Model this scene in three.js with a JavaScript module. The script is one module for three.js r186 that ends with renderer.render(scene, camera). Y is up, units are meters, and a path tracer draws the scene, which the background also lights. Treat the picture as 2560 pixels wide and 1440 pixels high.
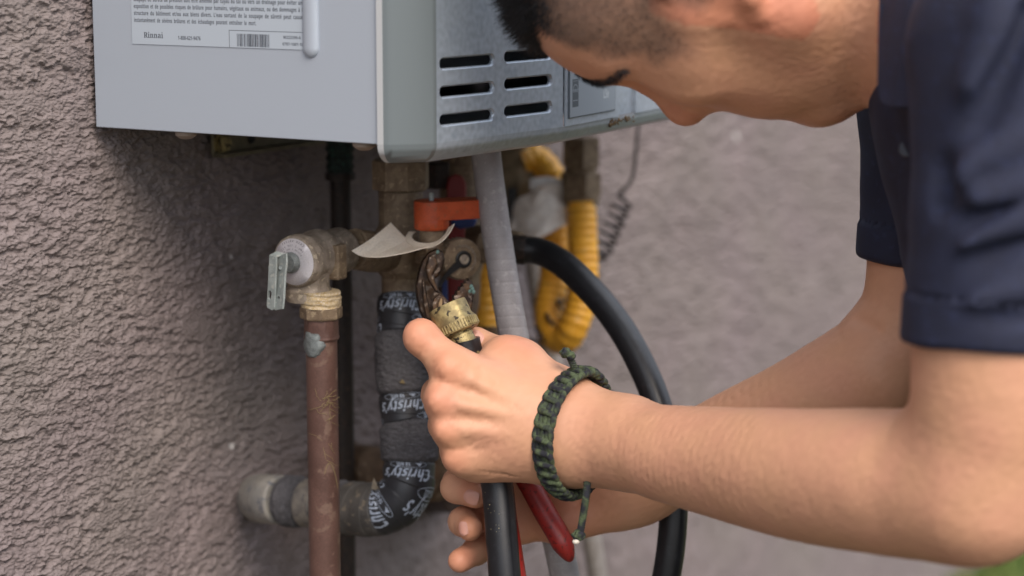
import * as THREE from 'three';
import { ImprovedNoise } from 'three/addons/math/ImprovedNoise.js';
import { mergeGeometries, toCreasedNormals } from 'three/addons/utils/BufferGeometryUtils.js';
import { RoundedBoxGeometry } from 'three/addons/geometries/RoundedBoxGeometry.js';

// ---------------------------------------------------------------- camera, sky, sun, exposure
const PW = 2560, PH = 1440, FPX = 5300;              // size of the photograph and its focal length, in its pixels
const EYE = new THREE.Vector3(0, 1.02, 1.0);         // one metre out from the wall, about a metre above the grass
const scene = new THREE.Scene();
const camera = new THREE.PerspectiveCamera(2 * Math.atan(PH / 2 / FPX) * 180 / Math.PI, PW / PH, 0.05, 400);
const YAW = 30.5 * Math.PI / 180, PITCH = 9.64 * Math.PI / 180;
camera.position.copy(EYE);
camera.lookAt(EYE.x + Math.cos(YAW) * Math.cos(PITCH), EYE.y - Math.sin(PITCH), EYE.z - Math.sin(YAW) * Math.cos(PITCH));
camera.focus = 1.43;
camera.userData.fStop = 3.6;
camera.updateMatrixWorld(true);

const SUN_DIR = new THREE.Vector3(-0.44, 0.68, 0.60).normalize();
const SKY_LEVEL = 1.0;
function overcastSky() {
  const W = 256, H = 128, d = new Float32Array(W * H * 4), v = new THREE.Vector3();
  for (let j = 0; j < H; j++) for (let i = 0; i < W; i++) {
    const th = (j + 0.5) / H * Math.PI, ph = (i + 0.5) / W * 2 * Math.PI, y = -Math.cos(th);   // row 0 is straight down
    v.set(Math.sin(th) * Math.cos(ph - Math.PI), y, Math.sin(th) * Math.sin(ph - Math.PI));
    const e = Math.max(0, y), glow = Math.pow(Math.max(0, v.dot(SUN_DIR)), 3);
    const l = SKY_LEVEL * (y > 0 ? (0.34 + 0.86 * e + 0.60 * glow) : 0.12);
    const o = (j * W + i) * 4;
    d[o] = l * (0.93 + 0.07 * glow); d[o + 1] = l * 0.99; d[o + 2] = l * (1.13 - 0.10 * glow); d[o + 3] = 1;
  }
  const t = new THREE.DataTexture(d, W, H, THREE.RGBAFormat, THREE.FloatType);
  t.mapping = THREE.EquirectangularReflectionMapping; t.magFilter = THREE.LinearFilter; t.needsUpdate = true;
  return t;
}
const skyTex = overcastSky();
scene.background = skyTex; scene.environment = skyTex;
const sun = new THREE.DirectionalLight(0xffeedc, 1.4);
sun.position.copy(SUN_DIR).multiplyScalar(6).add(new THREE.Vector3(1.2, 0.8, 0.2));
sun.target.position.set(1.2, 0.8, 0.2);
sun.castShadow = true; sun.shadow.radius = 52; sun.shadow.mapSize.set(2048, 2048);
Object.assign(sun.shadow.camera, { left: -2.5, right: 2.5, top: 2.5, bottom: -2.5, near: 0.5, far: 14 });
scene.add(sun, sun.target);
const renderer = new THREE.WebGLRenderer({ antialias: true });
renderer.toneMapping = THREE.LinearToneMapping; renderer.toneMappingExposure = 1.86;
renderer.shadowMap.enabled = true; renderer.setSize(1024, 576);

// ---------------------------------------------------------------- helpers: points, names, meshes
const V = (x, y, z) => new THREE.Vector3(x, y, z);
const M4 = camera.matrixWorld.elements;
const CR = V(M4[0], M4[1], M4[2]), CU = V(M4[4], M4[5], M4[6]), CF = V(-M4[8], -M4[9], -M4[10]);
const ray = (px, py) => CF.clone().addScaledVector(CR, (px - PW / 2) / FPX).addScaledVector(CU, (PH / 2 - py) / FPX);
const at = (px, py, z) => EYE.clone().addScaledVector(ray(px, py), z);           // a point seen in direction (px, py), z metres away along the view
const onPlane = (px, py, p, n) => { const r = ray(px, py); return EYE.clone().addScaledVector(r, p.clone().sub(EYE).dot(n) / r.dot(n)); };
const onWall = (px, py, z = 0) => onPlane(px, py, V(0, 0, z), V(0, 0, 1));
const depthOf = (p) => p.clone().sub(EYE).dot(CF);
const mpp = (z) => z / FPX;
const perlin = new ImprovedNoise();
const N3 = (x, y, z) => perlin.noise(x, y, z);
let seed = 7;
const rnd = () => { seed = (seed * 1664525 + 1013904223) >>> 0; return seed / 4294967296; };
const clamp = (x, a = 0, b = 1) => Math.min(b, Math.max(a, x));
const sstep = (a, b, x) => { const t = clamp((x - a) / (b - a)); return t * t * (3 - 2 * t); };
const mix = (a, b, t) => a + (b - a) * t;
const taken = {};
const numbered = (n) => { const k = taken[n] = (taken[n] ?? -1) + 1; return k ? n + '_' + String(k).padStart(3, '0') : n; };
function thing(name, base, label, category, group) {
  const g = new THREE.Group(); g.name = numbered(name); g.position.copy(base);
  g.userData = { label, category }; if (group) g.userData.group = group;
  scene.add(g); return g;
}
function originOf(o) { const p = V(0, 0, 0); for (let q = o; q && q !== scene; q = q.parent) p.add(q.position); return p; }
function part(parent, name, geo, mat, label) {      // geometry is given in the world's axes and moved under its parent
  const g = Array.isArray(geo) ? merge(geo) : geo, o = originOf(parent);
  g.translate(-o.x, -o.y, -o.z);
  const m = new THREE.Mesh(g, mat); m.name = name; if (label) m.userData.label = label;
  parent.add(m); return m;
}
function struct(name, geo, mat, kind = 'structure') { const m = new THREE.Mesh(geo, mat); m.name = name; m.userData.kind = kind; scene.add(m); return m; }
function merge(list) {
  const l = list.map((g) => { const q = g.index ? g.toNonIndexed() : g.clone(); for (const k of Object.keys(q.attributes)) if (!['position', 'normal', 'uv'].includes(k)) q.deleteAttribute(k); if (!q.attributes.uv) boxUV(q); return q; });
  return mergeGeometries(l);
}
function boxUV(g) {                                    // uv in metres from the face's main axis
  const p = g.attributes.position, n = g.attributes.normal, uv = new Float32Array(p.count * 2);
  for (let i = 0; i < p.count; i++) {
    const a = Math.abs(n.getX(i)), b = Math.abs(n.getY(i)), c = Math.abs(n.getZ(i));
    const x = p.getX(i), y = p.getY(i), z = p.getZ(i);
    if (b >= a && b >= c) { uv[2 * i] = x; uv[2 * i + 1] = z; } else if (a >= c) { uv[2 * i] = z; uv[2 * i + 1] = y; } else { uv[2 * i] = x; uv[2 * i + 1] = y; }
  }
  g.setAttribute('uv', new THREE.BufferAttribute(uv, 2)); return g;
}
function faceUV(src, scale = 1) {                      // the same, face by face, for curved bodies
  const g = src.index ? src.toNonIndexed() : src, p = g.attributes.position, n = g.attributes.normal, uv = new Float32Array(p.count * 2);
  for (let i = 0; i < p.count; i += 3) {
    const s = [0, 0, 0]; for (let k = 0; k < 3; k++) { s[0] += n.getX(i + k); s[1] += n.getY(i + k); s[2] += n.getZ(i + k); }
    const [a, b, c] = s.map(Math.abs), m = b >= a && b >= c ? 1 : a >= c ? 0 : 2;
    for (let k = 0; k < 3; k++) { const x = p.getX(i + k), y = p.getY(i + k), z = p.getZ(i + k); uv[2 * (i + k)] = m === 0 ? z : x; uv[2 * (i + k) + 1] = m === 1 ? z : y; }
  }
  g.setAttribute('uv', new THREE.BufferAttribute(uv, 2)); return g;
}
function orient(g, o, x, y, z) { return g.applyMatrix4(new THREE.Matrix4().makeBasis(x, y, z).setPosition(o)); }
function axisFrame(o, y, hint = V(0.31, 0.2, 0.93)) {  // frame whose y axis is given
  y = y.clone().normalize(); const x = V().crossVectors(y, hint).normalize(), z = V().crossVectors(x, y);
  return [o, x, y, z];
}
const lathe = (pts, o, axis, seg = 40, hint) => orient(boxUV(new THREE.LatheGeometry(pts.map(([r, h]) => new THREE.Vector2(r, h)), seg).toNonIndexed()), ...axisFrame(o, axis, hint));
const latheS = (pts, o, axis, seg = 40) => { const g = new THREE.LatheGeometry(roundProfile(pts, 0.0009).map(([r, h]) => new THREE.Vector2(r, h)), seg); const q = toCreasedNormals(g, 0.6); return orient(boxUV(q), ...axisFrame(o, axis)); };
function roundProfile(p, r) {                           // small chamfer rounds at the corners of a lathe profile
  const out = [p[0]];
  for (let i = 1; i < p.length - 1; i++) {
    const [a, b, c] = [p[i - 1], p[i], p[i + 1]], l1 = Math.hypot(a[0] - b[0], a[1] - b[1]), l2 = Math.hypot(c[0] - b[0], c[1] - b[1]), k = Math.min(r, l1 * 0.4, l2 * 0.4);
    if (k < 1e-5) { out.push(b); continue; }
    const q = [b[0] + (a[0] - b[0]) / l1 * k, b[1] + (a[1] - b[1]) / l1 * k], s = [b[0] + (c[0] - b[0]) / l2 * k, b[1] + (c[1] - b[1]) / l2 * k];
    out.push(q, [(q[0] + s[0] + 2 * b[0]) / 4, (q[1] + s[1] + 2 * b[1]) / 4], s);
  }
  out.push(p[p.length - 1]); return out;
}
function hexPrism(r, h, o, axis, turn = 0, sides = 6, hint) {
  const s = new THREE.Shape(); for (let i = 0; i < sides; i++) { const a = turn + i / sides * Math.PI * 2; i ? s.lineTo(r * Math.cos(a), r * Math.sin(a)) : s.moveTo(r * Math.cos(a), r * Math.sin(a)); }
  s.closePath();
  const g = new THREE.ExtrudeGeometry(s, { depth: h - 0.003, bevelThickness: 0.0015, bevelSize: 0.0015, bevelOffset: -0.0015, bevelSegments: 2, steps: 1 }); g.translate(0, 0, 0.0015); g.rotateX(-Math.PI / 2);
  return orient(boxUV(g), ...axisFrame(o, axis, hint));
}
function sweep(points, { r = 0.01, n = 120, rad = 28, n0 = null, caps = true, closed = false, usign = 1, vsign = 1, circ = 0, tension = 0.5, arc = null } = {}) {
  const c = points.length === 2 ? new THREE.LineCurve3(...points) : new THREE.CatmullRomCurve3(points, closed, 'centripetal', tension);
  const L = c.getLength(), P = [], T = [];
  for (let i = 0; i <= n; i++) { const u = arc ? arc(i / n) : i / n; P.push(c.getPointAt(u)); T.push(c.getTangentAt(u)); }
  let nn = (n0 ?? CF.clone().negate()).clone(); const pos = [], nor = [], uv = [], idx = [];
  const R = typeof r === 'function' ? r : () => r;
  for (let i = 0; i <= n; i++) {
    nn.addScaledVector(T[i], -nn.dot(T[i])).normalize(); const b = V().crossVectors(T[i], nn);
    for (let j = 0; j <= rad; j++) {
      const th = (j / rad - 0.5) * 2 * Math.PI, s = (arc ? arc(i / n) : i / n) * L, rr = R(s, th, L);
      const d = nn.clone().multiplyScalar(Math.cos(th)).addScaledVector(b, Math.sin(th));
      pos.push(P[i].x + d.x * rr, P[i].y + d.y * rr, P[i].z + d.z * rr); nor.push(d.x, d.y, d.z);
      uv.push(usign * (circ || 2 * Math.PI * rr) * (j / rad - 0.5), vsign * s);
    }
  }
  for (let i = 0; i < n; i++) for (let j = 0; j < rad; j++) { const a = i * (rad + 1) + j, e = a + rad + 1; idx.push(a, a + 1, e, a + 1, e + 1, e); }
  if (caps && !closed) for (const [row, sg] of [[0, -1], [n, 1]]) {
    const k = pos.length / 3; const p = P[row], t = T[row];
    pos.push(p.x, p.y, p.z); nor.push(sg * t.x, sg * t.y, sg * t.z); uv.push(0, 0);
    for (let j = 0; j <= rad; j++) { const o = (row * (rad + 1) + j) * 3; pos.push(pos[o], pos[o + 1], pos[o + 2]); nor.push(sg * t.x, sg * t.y, sg * t.z); uv.push(uv[(row * (rad + 1) + j) * 2], uv[(row * (rad + 1) + j) * 2 + 1]); }
    for (let j = 0; j < rad; j++) sg > 0 ? idx.push(k, k + 1 + j, k + 2 + j) : idx.push(k, k + 2 + j, k + 1 + j);
  }
  const g = new THREE.BufferGeometry();
  g.setAttribute('position', new THREE.Float32BufferAttribute(pos, 3)); g.setAttribute('uv', new THREE.Float32BufferAttribute(uv, 2)); g.setIndex(idx);
  if (typeof r === 'function') g.computeVertexNormals(); else g.setAttribute('normal', new THREE.Float32BufferAttribute(nor, 3));
  return g;
}
// an outline given as directions in the view, cut from a plate z metres away that faces direction nrm
function plate(pts, z, thick, { bevel = 0.001, holes = [], nrm = CF.clone().negate(), smooth = 0, up = CU } = {}) {
  let cx = 0, cy = 0; for (const [a, b] of pts) { cx += a / pts.length; cy += b / pts.length; }
  const o = at(cx, cy, z), zx = nrm.clone().normalize(), x = V().crossVectors(up, zx).normalize(), y = V().crossVectors(zx, x);
  const to = ([a, b]) => { const p = onPlane(a, b, o, zx).sub(o); return new THREE.Vector2(p.dot(x), p.dot(y)); };
  const mk = (q, C) => { const w = q.map(to); const s = new C(); if (smooth) { const c = new THREE.SplineCurve([...w, w[0]]).getPoints(q.length * smooth); c.pop(); s.setFromPoints(c); } else s.setFromPoints(w); return s; };
  const s = mk(pts, THREE.Shape); for (const h of holes) s.holes.push(mk(h, THREE.Path));
  const g = new THREE.ExtrudeGeometry(s, { depth: Math.max(1e-4, thick - 2 * bevel), bevelEnabled: bevel > 0, bevelThickness: bevel, bevelSize: bevel, bevelOffset: -bevel, bevelSegments: 3, curveSegments: 8 });
  g.translate(0, 0, -thick + bevel);
  return orient(boxUV(g), o, x, y, zx);
}
function grid(nu, nv, f, closeU = false) {              // smooth sheet: f(u, v) -> Vector3
  const pos = [], uv = [], idx = [];
  for (let j = 0; j <= nv; j++) for (let i = 0; i <= nu; i++) { const p = f(i / nu, j / nv); pos.push(p.x, p.y, p.z); uv.push(i / nu, j / nv); }
  for (let j = 0; j < nv; j++) for (let i = 0; i < nu; i++) { const a = j * (nu + 1) + i, b = a + nu + 1; idx.push(a, a + 1, b, a + 1, b + 1, b); }
  const g = new THREE.BufferGeometry(); g.setAttribute('position', new THREE.Float32BufferAttribute(pos, 3)); g.setAttribute('uv', new THREE.Float32BufferAttribute(uv, 2)); g.setIndex(idx); g.computeVertexNormals(); return g;
}
function slab(nu, nv, f, t) {                           // a sheet with real thickness t
  const a = grid(nu, nv, f), p = a.attributes.position, n = a.attributes.normal, c = p.count, pos = [...p.array], idx = [...a.index.array], uv = [...a.attributes.uv.array, ...a.attributes.uv.array];
  for (let i = 0; i < c; i++) pos.push(p.getX(i) - n.getX(i) * t, p.getY(i) - n.getY(i) * t, p.getZ(i) - n.getZ(i) * t);
  const m = idx.length; for (let i = 0; i < m; i += 3) idx.push(idx[i] + c, idx[i + 2] + c, idx[i + 1] + c);
  const rim = []; for (let i = 0; i < nu; i++) rim.push([i + 1, i], [nv * (nu + 1) + i, nv * (nu + 1) + i + 1]);
  for (let j = 0; j < nv; j++) rim.push([j * (nu + 1), (j + 1) * (nu + 1)], [(j + 1) * (nu + 1) + nu, j * (nu + 1) + nu]);
  for (const [x, y] of rim) idx.push(x, y, x + c, y, y + c, x + c);
  const g = new THREE.BufferGeometry(); g.setAttribute('position', new THREE.Float32BufferAttribute(pos, 3)); g.setAttribute('uv', new THREE.Float32BufferAttribute(uv, 2)); g.setIndex(idx);
  return toCreasedNormals(g, 0.9);
}

// ---------------------------------------------------------------- procedural textures and materials
function tile(w, h, f) {                                 // f(u, v) -> [r, g, b] sRGB 0..1 or one number
  const d = new Uint8Array(w * h * 4);
  for (let j = 0; j < h; j++) for (let i = 0; i < w; i++) { const c = f(i / w, j / h), o = (j * w + i) * 4; const q = typeof c === 'number' ? [c, c, c] : c; for (let k = 0; k < 3; k++) d[o + k] = clamp(q[k]) * 255; d[o + 3] = 255; }
  const t = new THREE.DataTexture(d, w, h); t.wrapS = t.wrapT = THREE.RepeatWrapping; t.magFilter = THREE.LinearFilter; t.needsUpdate = true; return t;
}
const pn2 = (u, v, su, sv, k = 0) => { const f = (p, q) => N3(p * su, q * sv, k); return (f(u, v) * (1 - u) + f(u - 1, v) * u) * (1 - v) + (f(u, v - 1) * (1 - u) + f(u - 1, v - 1) * u) * v; };
const pn = (u, v, s, k = 0) => { // tileable noise: blends four shifted samples
  const a = N3(u * s, v * s, k), b = N3((u - 1) * s, v * s, k), c = N3(u * s, (v - 1) * s, k), d = N3((u - 1) * s, (v - 1) * s, k);
  return (a * (1 - u) + b * u) * (1 - v) + (c * (1 - u) + d * u) * v;
};
const fbm = (u, v, s, k = 0) => pn(u, v, s, k) + 0.5 * pn(u, v, s * 2.03, k + 3) + 0.25 * pn(u, v, s * 4.1, k + 7) + 0.13 * pn(u, v, s * 8.3, k + 11);
const rep = (t, m) => { const c = t.clone(); c.repeat.set(1 / m, 1 / m); c.needsUpdate = true; return c; };
const srgb = (t) => { t.colorSpace = THREE.SRGBColorSpace; return t; };
const grainTex = tile(256, 256, (u, v) => 0.5 + 0.28 * fbm(u, v, 24, 1) + 0.22 * pn(u, v, 90, 5));
const roughTex = tile(256, 256, (u, v) => 0.55 + 0.3 * fbm(u, v, 10, 9) + 0.12 * pn(u, v, 70, 2));
const hex2 = (h) => { const c = parseInt(h.slice(1), 16); return [(c >> 16) / 255, ((c >> 8) & 255) / 255, (c & 255) / 255]; };
const blotch = (a, b, c, s, k) => { const A = hex2(a), B = hex2(b), C = hex2(c); return srgb(tile(256, 256, (u, v) => { const t = sstep(-0.35, 0.45, fbm(u, v, s, k)), w = sstep(0.22, 0.42, fbm(u, v, s * 2.3, k + 20)), g = 1 + 0.12 * pn(u, v, 80, k); return A.map((x, i) => mix(mix(x, B[i], t), C[i], w) * g); })); };
function dull(a, b, c, { s = 7, k = 1, size = 0.06, rough = 0.55, metal = 0, bump = 0.0004, bsize = 0.03, ...more } = {}) {
  return new THREE.MeshPhysicalMaterial({ map: rep(blotch(a, b, c, s, k), size), roughness: rough, roughnessMap: null, metalness: metal, bumpMap: bump ? rep(grainTex, bsize) : null, bumpScale: bump, ...more });
}
const plain = (h, rough = 0.5, more = {}) => new THREE.MeshPhysicalMaterial({ color: h, roughness: rough, ...more });
const MAT = {
  brass: dull('#91867a', '#776c5e', '#a59a88', { k: 2, rough: 0.62, metal: 0.2, bump: 0.0006, bsize: 0.02 }),
  brassDark: dull('#84735d', '#6a5947', '#97866d', { k: 5, rough: 0.6, metal: 0.2, bump: 0.0005 }),
  brassGold: dull('#b3a474', '#7d7050', '#3d362b', { k: 8, s: 3, size: 0.026, rough: 0.48, metal: 0.6, bump: 0.0003, bsize: 0.015 }),
  copper: dull('#6a5048', '#5b433c', '#776055', { k: 3, s: 4, size: 0.12, rough: 0.48, metal: 0.3, bump: 0.00015 }),
  steel: dull('#98a09e', '#868e8c', '#a9aca6', { k: 6, rough: 0.5, metal: 0.3, bump: 0.0001 }),
  darkSteel: dull('#3a302b', '#54402f', '#7a6d62', { k: 11, s: 5, size: 0.045, rough: 0.32, metal: 0.8, bump: 0.0004, bsize: 0.018 }),
  orange: dull('#bb522b', '#ae4822', '#a04f2e', { k: 4, rough: 0.45, bump: 0.0001 }),
  red: dull('#8c1f19', '#7b1b17', '#5f1916', { k: 14, rough: 0.48, bump: 0.00012, clearcoat: 0.1, clearcoatRoughness: 0.5 }),
  redLever: plain(0x7a1a16, 0.5), blueLever: plain(0x223a78, 0.5),
  yellow: dull('#eeb038', '#e2a22e', '#d4a048', { k: 7, s: 4, rough: 0.42, bump: 0.0001 }),
  conduit: dull('#979495', '#8c898a', '#a3a0a0', { k: 9, s: 4, rough: 0.5, bump: 0.0001 }),
  rubber: dull('#1a1b1f', '#151619', '#222327', { k: 10, s: 5, size: 0.08, rough: 0.33, bump: 0.0002, bsize: 0.02 }),
  black: plain(0x121214, 0.45),
  whitePaper: dull('#f4e9d8', '#ecdfca', '#dccbb0', { k: 12, s: 4, size: 0.12, rough: 0.85, bump: 0.0002, bsize: 0.03 }),
  clothTag: dull('#ebe6e0', '#ddd6cf', '#c4bcb3', { k: 13, s: 5, size: 0.1, rough: 0.9 }),
  greenish: dull('#22302c', '#1d2422', '#2f5a4c', { k: 15, s: 8, size: 0.04, rough: 0.7, metal: 0.2, bump: 0.0006 }),
  darkPipe: dull('#2f2722', '#241e1c', '#43322a', { k: 16, size: 0.06, rough: 0.6, metal: 0.3 }),
  palePipe: dull('#938b82', '#857c73', '#a39b91', { k: 17, rough: 0.6 }),
  teflon: dull('#c9b89a', '#b39a6e', '#ddd6cc', { k: 18, s: 9, size: 0.02, rough: 0.8, bump: 0.0006, bsize: 0.008 }),
  zinc: dull('#858c8c', '#747b7c', '#9aa09e', { k: 19, s: 8, size: 0.02, rough: 0.5, metal: 0.6, bump: 0.0005, bsize: 0.01 }),
  heaterSide: new THREE.MeshPhysicalMaterial({ color: 0xa8b1bc, roughness: 0.36, metalness: 0.15, roughnessMap: null, bumpMap: rep(grainTex, 0.05), bumpScale: 0.00006 }),
  heaterFront: new THREE.MeshPhysicalMaterial({ map: rep(blotch('#9faab6', '#9ba7b3', '#97a3b0', 4, 31), 0.3), roughness: 0.36, metalness: 0.35, bumpMap: rep(grainTex, 0.06), bumpScale: 0.00008 }),
  heaterTrim: plain(0x687174, 0.45, { metalness: 0.1 }), heaterLip: plain(0xb4b7b9, 0.4), inside: plain(0x1a181a, 0.8),
  bracket: dull('#7c7460', '#6c6552', '#8a826a', { k: 21, rough: 0.5, metal: 0.5 }),
};
const foamMat = dull('#615f62', '#565457', '#717072', { k: 22, s: 14, size: 0.05, rough: 0.95, bump: 0.0022, bsize: 0.022 });
const dustyTape = dull('#565350', '#474543', '#746c60', { k: 23, s: 5, size: 0.09, rough: 0.7, bump: 0.0004 });
const straw = plain(0x8d7c58, 0.8);
// ---------------------------------------------------------------- setting: stucco wall, ground, grass
function wallHeight(x, y) {
  const wx = x + 0.0018 * N3(x * 170, y * 170, 3), wy = y + 0.0018 * N3(x * 170, y * 170, 8);
  const big = N3(wx / 0.0082, wy / 0.0040, 77.5) + 0.75 * N3(wx / 0.0042, wy / 0.0021, 79.5), rough = 0.4 + 0.6 * sstep(-0.25, 0.25, N3(x / 0.014, y / 0.010, 83.5)), lump = N3(wx / 0.024, wy / 0.013, 91.5);
  const g = 0.0012 * sstep(-0.22, 0.28, big) + rough * 0.0009 * sstep(-0.32, 0.32, N3(wx / 0.0027, wy / 0.0016, 1.5) + 0.25 * big) + 0.0012 * sstep(0.0, 0.25, lump);
  const m = N3(x / 0.032, y / 0.017, 11.5) + 0.6 * N3(wx / 0.014, wy / 0.007, 6.5);
  const flat = 0.85 * sstep(0.46, 0.56, m + 0.2 * N3(x / 0.13, y / 0.13, 1.1)), pit = sstep(0.25, 0.42, N3(wx / 0.0110, wy / 0.0042, 21.5));
  return mix(g - 0.0016 * pit, 0.0019 + 0.0003 * N3(x / 0.008, y / 0.006, 2.2), flat) + 0.0022 * N3(x / 0.075, y / 0.06, 31.5) + 0.002 * N3(x / 0.3, y / 0.3, 41.5);
}
function axisSteps(a, f0, f1, b, fine, grow, most, mid = null) {
  const out = []; let s = fine; for (let x = f0; x > a; x -= s, s = Math.min(most, s * grow)) out.unshift(x); out.unshift(a); out.pop();
  for (let x = f0; x < f1; x += fine) out.push(x);
  s = fine; for (let x = f1; x < b;) { out.push(x); s = Math.min(mid && x < mid[0] ? mid[1] : most, s * grow); x += s; } out.push(b); return out;
}
{
  const xs = axisSteps(-3, 1.03, 1.42, 9, 0.0008, 1.006, 0.12, [3.7, 0.005]), ys = axisSteps(-0.05, EYE.y - 0.475, EYE.y - 0.035, 3.2, 0.00085, 1.03, 0.12);
  const nx = xs.length, ny = ys.length, pos = new Float32Array(nx * ny * 3), uv = new Float32Array(nx * ny * 2), col = new Float32Array(nx * ny * 3), idx = new Uint32Array((nx - 1) * (ny - 1) * 6);
  let k = 0;
  const spots = [[onWall(583, 1115), 0.0032, 0.002], [onWall(1845, 340), 0.006, 0.006], [onWall(1130, 1030), 0.001, 0.001], [onWall(578, 642), 0.0014, 0.0014]];
  for (let j = 0; j < ny; j++) for (let i = 0; i < nx; i++, k++) {
    const x = xs[i], y = ys[j];
    pos[3 * k] = x; pos[3 * k + 1] = y; pos[3 * k + 2] = wallHeight(x, y) - 0.002;
    uv[2 * k] = x; uv[2 * k + 1] = y;
    const t = 1 + 0.10 * N3(x / 0.09, y / 0.09, 51) + 0.10 * N3(x / 0.03, y / 0.025, 57) + 0.08 * N3(x / 0.009, y / 0.009, 61), w = 0.03 * N3(x / 0.12, y / 0.1, 71);
    let c = [0.202 * t, (0.168 + w * 0.2) * t, (0.162 - w * 0.1) * t];
    for (const [p, a, b] of spots) { const q = ((x - p.x) / a) ** 2 + ((y - p.y) / b) ** 2; if (q < 1) c = [0.5, 0.48, 0.46]; }
    col.set(c, 3 * k);
  }
  k = 0; for (let j = 0; j < ny - 1; j++) for (let i = 0; i < nx - 1; i++) { const a = j * nx + i, b = a + nx; idx.set([a, a + 1, b, a + 1, b + 1, b], k); k += 6; }
  const g = new THREE.BufferGeometry(); g.setAttribute('position', new THREE.BufferAttribute(pos, 3)); g.setAttribute('uv', new THREE.BufferAttribute(uv, 2)); g.setAttribute('color', new THREE.BufferAttribute(col, 3)); g.setIndex(new THREE.BufferAttribute(idx, 1)); g.computeVertexNormals();
  const bumpT = tile(1024, 1024, (u, v) => 0.5 + 0.5 * sstep(-0.3, 0.3, pn2(u, v, 62, 118, 3)) - 0.35 * sstep(0.1, 0.4, pn2(u, v, 90, 190, 5)) + 0.15 * pn(u, v, 300, 7));
  const m = new THREE.MeshStandardMaterial({ vertexColors: true, roughness: 0.93, bumpMap: rep(bumpT, 0.23), bumpScale: 0.0011 });
  struct('wall', g, m);
  const back = new THREE.BoxGeometry(12, 3.25, 0.2); back.translate(3, 1.575, -0.112); struct('wall_core', back, plain(0x6b6460, 0.95));
}
{
  const g = new THREE.PlaneGeometry(240, 240, 160, 160); g.rotateX(-Math.PI / 2); const p = g.attributes.position, uv = g.attributes.uv, col = [];
  for (let i = 0; i < p.count; i++) { uv.setXY(i, p.getX(i), p.getZ(i)); }
  struct('ground', g, new THREE.MeshStandardMaterial({ map: rep(blotch('#4d4937', '#444030', '#5a5342', 6, 44), 0.9), roughness: 1 }));
  const blade = new THREE.BufferGeometry();
  blade.setAttribute('position', new THREE.Float32BufferAttribute([-0.0025, 0, 0, 0.0025, 0, 0, -0.0018, 0.03, 0.004, 0.0018, 0.03, 0.004, 0, 0.055, 0.014], 3)); blade.setIndex([0, 1, 2, 1, 3, 2, 2, 3, 4]); blade.computeVertexNormals();
  const n = 26000, im = new THREE.InstancedMesh(blade, new THREE.MeshStandardMaterial({ color: 0xffffff, roughness: 0.8, side: THREE.DoubleSide }), n), m = new THREE.Matrix4(), q = new THREE.Quaternion(), e = new THREE.Euler(), c = new THREE.Color();
  for (let i = 0; i < n; i++) {
    e.set((rnd() - 0.5) * 0.9, rnd() * 6.28, (rnd() - 0.5) * 0.9); q.setFromEuler(e); const s = 0.5 + rnd() * 0.9;
    m.compose(V(2.2 + rnd() * 4.5, 0, 0.004 + rnd() * rnd() * 1.5), q, V(1.3, s, 1.3)); im.setMatrixAt(i, m);
    const t = rnd(); c.setRGB(mix(0.09, 0.26, t * t), mix(0.15, 0.24, t), mix(0.025, 0.07, t)); im.setColorAt(i, c);
  }
  im.name = 'grass'; im.userData = { label: 'green and straw grass growing along the foot of the stucco wall', category: 'grass', kind: 'stuff' }; scene.add(im);
}

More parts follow.
